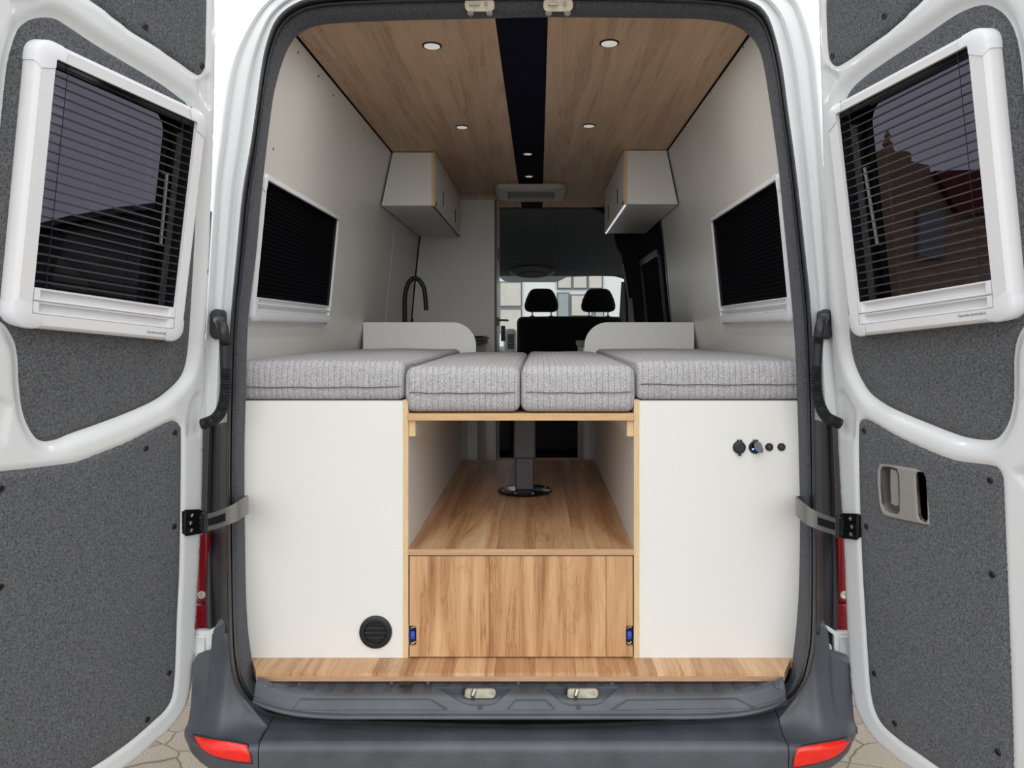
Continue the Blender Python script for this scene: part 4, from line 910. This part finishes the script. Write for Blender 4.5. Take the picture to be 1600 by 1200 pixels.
# cable conduits
def conduit(pts, label, sgn):
    P = catmull([tuple(W(x, y, d)) for x, y, d in pts], 14); P = [Vector(p) for p in P]
    t = thing('cable_conduit', P[-1], label, 'conduit')
    n = len(P); cum = [0]
    for i in range(1, n): cum.append(cum[-1]+(P[i]-P[i-1]).length)
    # resample
    L = cum[-1]; K = 420; Q = []
    for i in range(K):
        q = i/(K-1)*L; j = max(k for k in range(n) if cum[k] <= q+1e-9); j = min(j, n-2); f = (q-cum[j])/(cum[j+1]-cum[j]); Q.append(P[j].lerp(P[j+1], f))
    def rad(u):
        s_ = u*L; r = .0135
        if .085 < u*L < .105 or u*L > .165: r = .0112+.0045*(.5+.5*math.sin(s_/.0052*2*math.pi))
        return r
    m = MB(); m.tube(Q, rad, 16); m.build('hose', plain('conduit_black_%d' % (sgn+1), (38, 40, 43), .4), t, smooth=True, ang=60)
    c = W(pts[0][0]-sgn*(-2), 520-14, pts[0][2]+.012)
    m = MB(); m.loft([[Vector((c.x+x*k_, c.y-dy, c.z+z*k_)) for x, z in rrect(-.017, .017, -.042, .040, .0165)] for k_, dy in ((1, -.03), (1, .004), (.9, .010), (.5, .012))], cap=True); m.build('grommet', M_rubber, t, smooth=True, ang=50)
conduit([(341,500,1.985),(345,505,1.955),(349,518,1.94),(351,536,1.945),(352,570,1.95),(352,605,1.955),(350,628,1.96),(344,645,1.965),(334,656,1.97),(316,663,1.975)], 'black corrugated cable conduit beside the left door', -1)
conduit([(1289,496,1.985),(1285,500,1.955),(1281,514,1.94),(1278,536,1.945),(1276,570,1.95),(1276,600,1.955),(1278,622,1.96),(1284,640,1.965),(1293,653,1.97),(1312,662,1.975)], 'black corrugated cable conduit beside the right door', 1)

# tail lamps + capped white brackets
def tail(xs, sgn, label, lab2):
    x0, x1 = xs; DT = 2.10; a_ = W(x0, 830, DT); b_ = W(x1, 830, DT); zt, zb = CZ-(832-VY)*DT/F, CZ-(986-VY)*DT/F
    t = thing('tail_light', ((a_.x+b_.x)/2, .03, zb), label, 'tail light')
    xa, xb_ = a_.x, b_.x; zm = CZ-(944-VY)*DT/F
    m = MB(); m.box(min(xa, xb_), max(xa, xb_), .098, .13, zm+.003, zt); m.build('upper_lens', M_red, t, bevel=.012, seg=4)
    m = MB(); m.box(min(xa, xb_), max(xa, xb_), .098, .13, zb, zm); m.build('lower_lens', M_red, t, bevel=.004)
    m = MB(); m.lathe(((xa+xb_)/2, .098, CZ-(929-VY)*DT/F), (0, -1, 0), [(.011, 0), (.011, .003), (.008, .004), (.003, .002)], 20); m.build('clear_lens', M_zinc, t, smooth=True)
    for i in range(5):
        m = MB(); m.box(min(xa, xb_)+.003, max(xa, xb_)-.003, .095, .0975, zb+.008+i*.011, zb+.012+i*.011); m.build('lens_rib', M_red, t)
    q0, q1 = (304, 331) if sgn < 0 else (1303, 1330); 
    P = [W(x, y, 2.050) for x, y in (((q0, 986), (q1-4, 986), (351, 971), (351, 975), (331, 992), (331, 1031), (q0, 1033)) if sgn < 0 else ((q1, 989), (1307, 988), (1277, 968), (1277, 972), (1303, 993), (1304, 1034), (q1, 1036)))]
    b = thing('body_bracket', P[0], lab2, 'bracket')
    m = MB(); m.prism(P, (0, .02, 0)); m.build('plate', M_paint, b, bevel=.002)
    xm = 313 if sgn < 0 else 1319; c = W(xm, 1010, 2.048); m = MB()
    m.loft([[Vector((c.x+x*k_, c.y-dy, c.z+z*k_)) for x, z in rrect(-.013, .013, -.028, .028, .006)] for k_, dy in ((1.08, 0), (1.05, .002), (.95, .004), (.85, .002))], cap=True); m.build('cap', M_paint, b, smooth=True, ang=40)
tail((306, 326), -1, 'red tail light glimpsed behind the left door', 'white body bracket with square cap below the left tail light')
tail((1308, 1328), 1, 'red tail light glimpsed behind the right door', 'white body bracket with square cap below the right tail light')

# ------------------------------------------------------------------ sill scuff plate
def sill():
    t = thing('sill_plate', (0, -.02, .64), 'dark grey ribbed plastic scuff plate under the wooden floor edge', 'sill plate')
    prof_ = [(.03, .672), (.0, .667), (-.02, .665), (-.035, .6635), (-.042, .661), (-.048, .655), (-.054, .642), (-.060, .629), (-.063, .622), (-.072, .620), (-.074, .612), (-.06, .606)]
    # resample the profile
    pp = np.array(catmull(prof_, 8)); xs = np.linspace(-.705, .705, 560)
    trap = [[(655, 1074), (690, 1074), (712, 1094), (728, 1101), (772, 1101), (782, 1094), (800, 1074), (830, 1074)]]
    pA = [(686, 1075), (798, 1075), (775, 1097), (765, 1101), (735, 1101), (722, 1097)]; pB = [(852, 1075), (965, 1075), (940, 1097), (930, 1101), (890, 1101), (878, 1097)]
    pC = [(792, 1109), (806, 1093), (852, 1093), (868, 1109)]; pD = [(455, 1109), (470, 1092), (672, 1092), (700, 1109)]; pE = [(955, 1109), (980, 1093), (1150, 1091), (1180, 1106)]
    V = []; 
    for x in xs:
        e = abs(x)/.705; lift = .030*max(0, (e-.62)/.38)**2.2
        for y, z in pp: V.append((x, y+.02*max(0, (e-.8)/.2)**2*(y < -.03), z+lift*(1 if y < -.03 else .35)))
    V = np.array(V); d = V[:, 1]+2.0; PX = np.stack([VX+(V[:, 0]-CX)*F/d, VY-(V[:, 2]-CZ)*F/d], 1)
    off = np.zeros(len(V))
    for p, dp, w_ in ((pA, .016, 3), (pB, .016, 3)): off += dp*sstep(1-(sdf(PX, p)+1.5)/w_)
    for p in (pC, pD, pE): off += .004*sstep(1-(sdf(PX, p)+1)/2)
    tread = (V[:, 1] > -.036) & (V[:, 1] < .02)
    rib = (np.abs(((V[:, 0]+.9)/.052) % 1-.5) < .18); pocket = np.minimum(sdf(PX, pA), sdf(PX, pB)) < 3
    zoff = np.where(tread & rib & ~pocket, -.003, 0)
    V[:, 1] += off*.5; V[:, 2] += zoff-off*.75
    k = len(pp); m = MB(); m.add([tuple(v) for v in V], [(i*k+j, (i+1)*k+j, (i+1)*k+j+1, i*k+j+1) for i in range(len(xs)-1) for j in range(k-1)])
    m.build('plate', M_grey, t, smooth=True, ang=50)
    for px in (750, 910):
        c = W(px, 1083, 1.965)
        m = MB(); m.loft([[Vector((c.x+x*k_, c.y-dy+z*.3, c.z+z*k_*.9)) for x, z in rrect(-.042, .042, -.011, .013, .010)] for k_, dy in ((1, 0), (1, .004), (.95, .005))], cap=True); s_ = m.build('striker', M_zinc_shaded, t, smooth=True, ang=40)
        m = MB(); m.tube([(c.x-.018, c.y-.004, c.z-.012), (c.x-.018, c.y-.012, c.z+.002), (c.x-.014, c.y-.006, c.z+.012)], .006, 10); m.build('striker_pin', M_metal, s_, smooth=True)
        m = MB(); m.box(c.x-.047, c.x-.040, c.y-.006, c.y+.006, c.z-.002, c.z+.014); m.build('slot', M_black, t)
    c = W(634, 1070, 1.975); m = MB(); m.box(c.x-.016, c.x+.016, c.y-.006, c.y+.006, c.z-.004, c.z+.004); m.build('slot', M_black, t)
    for px, py in ((468, 1068), (519, 1082), (612, 1067), (669, 1067), (810, 1067), (956, 1068), (1013, 1069), (1106, 1084), (1160, 1070), (750, 1104), (904, 1104)):
        c = W(px, py, 2.0+(.0 if py < 1075 else (-.03 if py < 1090 else -.062))); m = MB(); m.lathe(c+Vector((0, 0, -.003)), (0, -.3, 1), [(.0055, 0), (.0055, .004), (.003, .0045)], 10); m.build('clip', M_grey, t, smooth=True)
sill()
# header strikers
for px in (749.5, 872):
    c = W(px, 9, 2.035); t = thing('latch_striker', c, 'cream door latch striker on the felt header, %s of the two' % ('left' if px < 800 else 'right'), 'latch')
    nrm = Vector((0, -.80, -.6)); up = Vector((0, -.6, .8))
    def q(x, z, o): return c+Vector((1, 0, 0))*x+up*z+nrm*o
    m = MB(); m.loft([[q(x*k_, z*k_, o) for x, z in rrect(-.041, .041, -.014, .020, .013)] for k_, o in ((1, -.012), (1, .004), (.96, .006))], cap=True); pl = m.build('plate', M_zinc, t, smooth=True, ang=40)
    m = MB(); m.tube([q(-.026, .004, .006), q(-.026, .006, .012), q(-.002, .006, .012), q(-.002, .004, .006)], .0028, 8); m.build('loop', M_metal, t, smooth=True)
    m = MB(); m.tube([q(.018, .010, .006), q(.018, .004, .010)], .004, 8); m.build('pin', M_metal, t, smooth=True)
    for dx in (-.026, .026):
        m = MB(); m.lathe(q(dx, -.018, .0), nrm+Vector((0, 0, -.3)), [(.009, 0), (.009, .004), (.004, .007)], 12); m.build('bolt', M_lightgrey, t, smooth=True)

# ------------------------------------------------------------------ bumper
def bumper():
    t = thing('rear_bumper', (0, -.12, .45), 'dark grey plastic rear bumper with step and two red reflectors', 'bumper')
    xc = [-.668, .690]
    def section(x):
        s = -1 if x < 0 else 1; u = (abs(x)-.67)/.215; u = min(1.05, max(0, u))      # 0 at seam, 1 at outer end
        zt = .578+ (0 if u <= 0 else float(np.interp(abs(x), [.67, .70, .74, .765, .778, .788, .80, .838, .842, .875, .90], [.580, .605, .645, .70, .76, .82, .838, .808, .735, .725, .715])))-.578*(0 if u <= 0 else 1) if u > 0 else .578
        yb = lerp(-.045, .0, min(1, u*1.6)) if u > 0 else -.045
        yt = lerp(-.045, .01, min(1, u*1.3)) if u > 0 else -.045
        fy = -.115+.045*u**3+.10*max(0, u-.82)**1.5*3       # front face
        cr = .565+.004*u                                              # crest height
        zbm = .40 if u <= 0 else float(np.interp(u, [0, .1, .25, .5, .75, .9, 1.0], [.40, .44, .455, .475, .50, .525, .550]))
        P = [(.04, zt+.015), (yt+.004, zt+.002), (yt, zt)]
        for q in np.linspace(.12, 1, 12):                            # concave sweep from top to crest
            k_ = q; z = zt+(cr-zt)*(1-(1-k_)**1.9) if u > 0 else lerp(zt, cr+.006, k_)
            y = yt+(fy+.012-yt)*(k_**1.6 if u > 0 else k_)
            P.append((y, z))
        P += [(fy+.004, cr-.002), (fy, cr-.008), (fy-.001, cr-.018), (fy+.001, lerp(cr, zbm, .35)), (fy+.004, lerp(cr, zbm, .7)), (fy+.012, zbm+.01), (fy+.03, zbm), (fy+.10, zbm-.01)]
        return [Vector((x, y, z)) for y, z in P]
    Mc = M_grey
    for nm, x0, x1, n in (('bumper_centre', -.664, .686, 60), ('bumper_corner', -.892, -.6665, 44), ('bumper_corner', .6885, .900, 44)):
        m = MB(); m.loft([section(x) for x in np.linspace(x0, x1, n)], closed=False); m.build(nm, Mc, t, smooth=True, ang=70)
    for xx in (-.6655, .6875):
        m = MB(); m.loft([[q+Vector((0, .004, -.002)) for q in section(xx+e)] for e in (-.012, 0, .012)], closed=False); m.build('seam_backing', M_dark, t, smooth=True)
    # reflectors traced onto the corner face
    for s, pts in ((-1, [(302,1150),(330,1156),(360,1160),(385,1165),(390,1180),(392,1193),(370,1191),(345,1186),(325,1179),(312,1168),(305,1158)]), (1, [(1331,1153),(1310,1158),(1280,1163),(1246,1169),(1242,1184),(1239,1200),(1265,1196),(1290,1190),(1310,1181),(1322,1170),(1328,1160)])):
        def ysf(x, z):
            sec = section(x); return float(np.interp(z, [q.z for q in sec[15:]][::-1], [q.y for q in sec[15:]][::-1]))
        P = []
        for x, y in pts:
            d = 1.9
            for _ in range(8):
                p = W(x, y, d); d = 2.0+ysf(p.x, p.z)-.003
            p = W(x, y, d); P.append((p.x, p.z))
        m = relief(P, .006, lambda u, v, o_: Vector((u, ysf(u, v)-o_, v)), lambda V: .001+.003*sstep(-sdf(V, P)/.003), back=-.004); r = m.build('reflector', M_refl, t, smooth=True, ang=60); r['label'] = 'red reflector'
        cx_ = sum(p[0] for p in P)/len(P); cz_ = sum(p[1] for p in P)/len(P); P2 = [(cx_+(p[0]-cx_)*1.05, cz_+(p[1]-cz_)*1.10) for p in P]
        m = relief(P2, .006, lambda u, v, o_: Vector((u, ysf(u, v)-o_, v)), lambda V: np.full(len(V), .0012), [P], back=-.003); m.build('rim', M_rubber, r, smooth=True)
bumper()

# ------------------------------------------------------------------ side windows inside
def side_window(sgn, name, y0, y1):
    zb, zt = 1.655, 2.088
    fr = None
    o = Vector((sgn*(wallx(zb)-.001), y0, zb)); top_ = Vector((sgn*(wallx(zt)-.001), y0, zt)); b = (top_-o); H_ = b.length; b.normalize(); a = Vector((0, 1, 0)); n = a.cross(b).normalized()
    if n.x*sgn > 0: n = -n
    P = lambda s, t, off: o+a*float(s)+b*float(t)+n*float(off)
    L = y1-y0
    root = bpy.data.objects.new(name, None); C.objects.link(root); root.location = o; tag(root, kind='structure'); bpy.context.view_layer.update()
    cb = [.030, .050, .072]
    text_pos[sgn*5] = (.03, .12, .010, .006)
    win_frame(root, P, (0, L, 0, H_), (.016, L-.012, cb[-1], H_-.018), cb, None, None, raise_=.022, r_out=.025, text=None, flip=sgn*5, liner=.0)
    m = MB(); N = 26; j0, j1 = cb[-1], H_-.018; pf = []
    for i in range(N):
        ta = lerp(j0, j1, i/N); tb = lerp(j0, j1, (i+.5)/N); pf += [(ta, .0), (tb, .006)]
    pf.append((j1, 0)); m.loft([[P(s, t_, o_) for t_, o_ in pf] for s in (.016, L-.012)], closed=False); m.build('blackout_blind', M_blind, root)
side_window(-1, 'window_1', .15, .955); side_window(1, 'window_2', .15, 1.0)

# ------------------------------------------------------------------ outside
m = MB(); m.add([(-40, -30, 0), (40, -30, 0), (40, 60, 0), (-40, 60, 0)], [(0, 1, 2, 3)]); tag(m.build('floor_paving', M_stone), kind='structure')
# building seen through the windscreen
M_wallw = plain('white_render', (226, 228, 230), .8, var=.02); M_wf = plain('grey_window_frame', (104, 110, 114), .5); M_beige = plain('beige_blind', (202, 198, 188), .7, var=.06)
YB = 14.0; dB = 16.0
t = thing('facade_building', (2, YB, 0), 'white building with grey window frames seen through the windscreen', 'building')
m = MB(); m.box(-3, 4.2, YB, YB+3, 0, 7.5); m.build('wall', M_wallw, t)
def bpx(x, y): return W(x, y, dB)
def bwin(x0, x1, y0, y1, nx, ny, pane=M_beige):
    a_ = bpx(x0, y1); b_ = bpx(x1, y0); f = .06
    m = MB(); m.box(a_.x, b_.x, YB-.05, YB-.001, a_.z, b_.z); w = m.build('window', M_wf, t)
    for i in range(nx):
        for j in range(ny):
            xa = lerp(a_.x, b_.x, i/nx)+f/2; xb_ = lerp(a_.x, b_.x, (i+1)/nx)-f/2; za = lerp(a_.z, b_.z, j/ny)+f/2; zb_ = lerp(a_.z, b_.z, (j+1)/ny)-f/2
            m = MB(); m.box(xa, xb_, YB-.07, YB-.052, za, zb_); m.build('pane', pane, w)
bwin(780, 816, 440, 480, 1, 1); bwin(780, 816, 482, 520, 1, 1); bwin(870, 942, 425, 452, 3, 1); bwin(870, 890, 457, 500, 1, 1, plain('grey_pane', (150, 158, 160), .4)); bwin(891, 926, 460, 495, 1, 1); bwin(928, 944, 455, 500, 1, 1, plain('grey_pane2', (170, 178, 180), .4))
bwin(680, 760, 440, 500, 2, 2)
# brick house to the right, seen through the tinted pane
t = thing('brick_house', (11.5, 20, 0), 'brown brick house with stepped gable seen through the right door window', 'building')
def brick(name, c1, c2):
    m, nt, bs = newmat(name); v = coords(nt, (1, 1, 1), rot=(math.pi/2, 0, 0)); b = nd(nt, 'ShaderNodeTexBrick', Scale=1.0); nt.links.new(v, b.inputs['Vector'])
    b.inputs['Color1'].default_value = srgb(*c1); b.inputs['Color2'].default_value = srgb(*c2); b.inputs['Mortar'].default_value = srgb(150, 140, 130); b.inputs['Brick Width'].default_value = .25; b.inputs['Row Height'].default_value = .08; b.inputs['Mortar Size'].default_value = .008
    nt.links.new(b.outputs['Color'], bs.inputs['Base Color']); bs.inputs['Roughness'].default_value = .9; return m
M_brick = brick('brown_brick', (150, 122, 88), (128, 102, 74)); M_roof = plain('red_roof', (96, 34, 36), .8, var=.2, scale=4)
d_ = 20.0; g = [(1345, 560), (1345, 262), (1362, 250), (1366, 243), (1378, 232), (1388, 230), (1390, 226), (1394, 226), (1398, 236), (1418, 236), (1424, 240), (1424, 252), (1440, 256), (1452, 258), (1455, 272), (1500, 272), (1580, 272), (1680, 272), (1680, 560)]
P = [W(x, y, d_) for x, y in g]; P[0].z = 0; P[-1].z = 0
m = MB(); m.prism(P, (0, 4, 0)); m.build('wall', M_brick, t)
m = MB(); a_ = W(1453, 270, d_); b_ = W(1700, 262, d_); c_ = W(1700, 340, d_); e_ = W(1490, 335, d_); m.prism([a_, b_, c_, e_], (0, -.25, 0)); m.build('roof', M_roof, t)
m = MB(); a_ = W(1430, 405, d_); b_ = W(1474, 330, d_); m.box(a_.x, b_.x, d_-2.12, d_-2.0-.001, a_.z, b_.z); w = m.build('window', M_wf, t)
m = MB(); m.box(a_.x+.06, b_.x-.06, d_-2.14, d_-2.121, a_.z+.06, b_.z-.06); m.build('pane', plain('pane_blue', (118, 120, 128), .3), w)
m = MB(); a_ = W(1392, 226, d_); m.lathe((a_.x, a_.y+.2, a_.z-.05), (0, 0, 1), [(.08, 0), (.14, .12), (.05, .25), (.09, .34), (.01, .5)], 10); m.build('finial', M_brick, t, smooth=True)
def bush(c, r, lab, seed):
    rnd = random.Random(seed); m = MB()
    for _ in range(900):
        v = Vector((rnd.gauss(0, 1), rnd.gauss(0, 1), rnd.gauss(0, 1))).normalized()*r*rnd.uniform(.6, 1); v.z *= .8; p = c+v
        if p.z < .02: p.z = .02+rnd.random()*.1
        a_ = Vector((rnd.uniform(-1, 1), rnd.uniform(-1, 1), rnd.uniform(-1, 1))).normalized()*.10; b_ = a_.cross(v).normalized()*.05
        m.add([p-a_, p+b_, p+a_, p-b_], [(0, 1, 2, 3)])
    tag(m.build('bush', plain('leaf_%d' % seed, (44, 60, 36), .7)), lab, 'bush', None)
for i, (px, r, lb) in enumerate(((1412, .27, 'dark bush before the brick house, left of the row'), (1462, .34, 'dark bush before the brick house, middle of the row'), (1522, .42, 'dark bush before the brick house, right of the row'))):
    p = W(px, 430, 14); bush(Vector((p.x, p.y, r*.9)), r, lb, i+1)
# dark shed roof to the left seen through the tinted pane
t = thing('dark_barn', (-11, 15, 0), 'dark roofed low building seen through the left door window', 'building')
d_ = 15.0; P = [W(x, y, d_) for x, y in ((-60, 560), (-60, 388), (40, 372), (120, 352), (200, 338), (250, 332), (300, 330), (300, 560))]; P[0].z = 0; P[-1].z = 0
m = MB(); m.prism(P, (0, 5, 0)); m.build('wall', plain('dark_boards', (44, 42, 46), .8), t)
P2 = [Vector((p.x, p.y-.3, p.z+.02)) for p in P[1:-1]]; m = MB(); m.loft([P2, [p+Vector((0, 0, .12)) for p in P2], [p+Vector((0, 5.5, .12)) for p in P2]], closed=False); m.build('roof', plain('slate_roof', (52, 52, 60), .7), t)
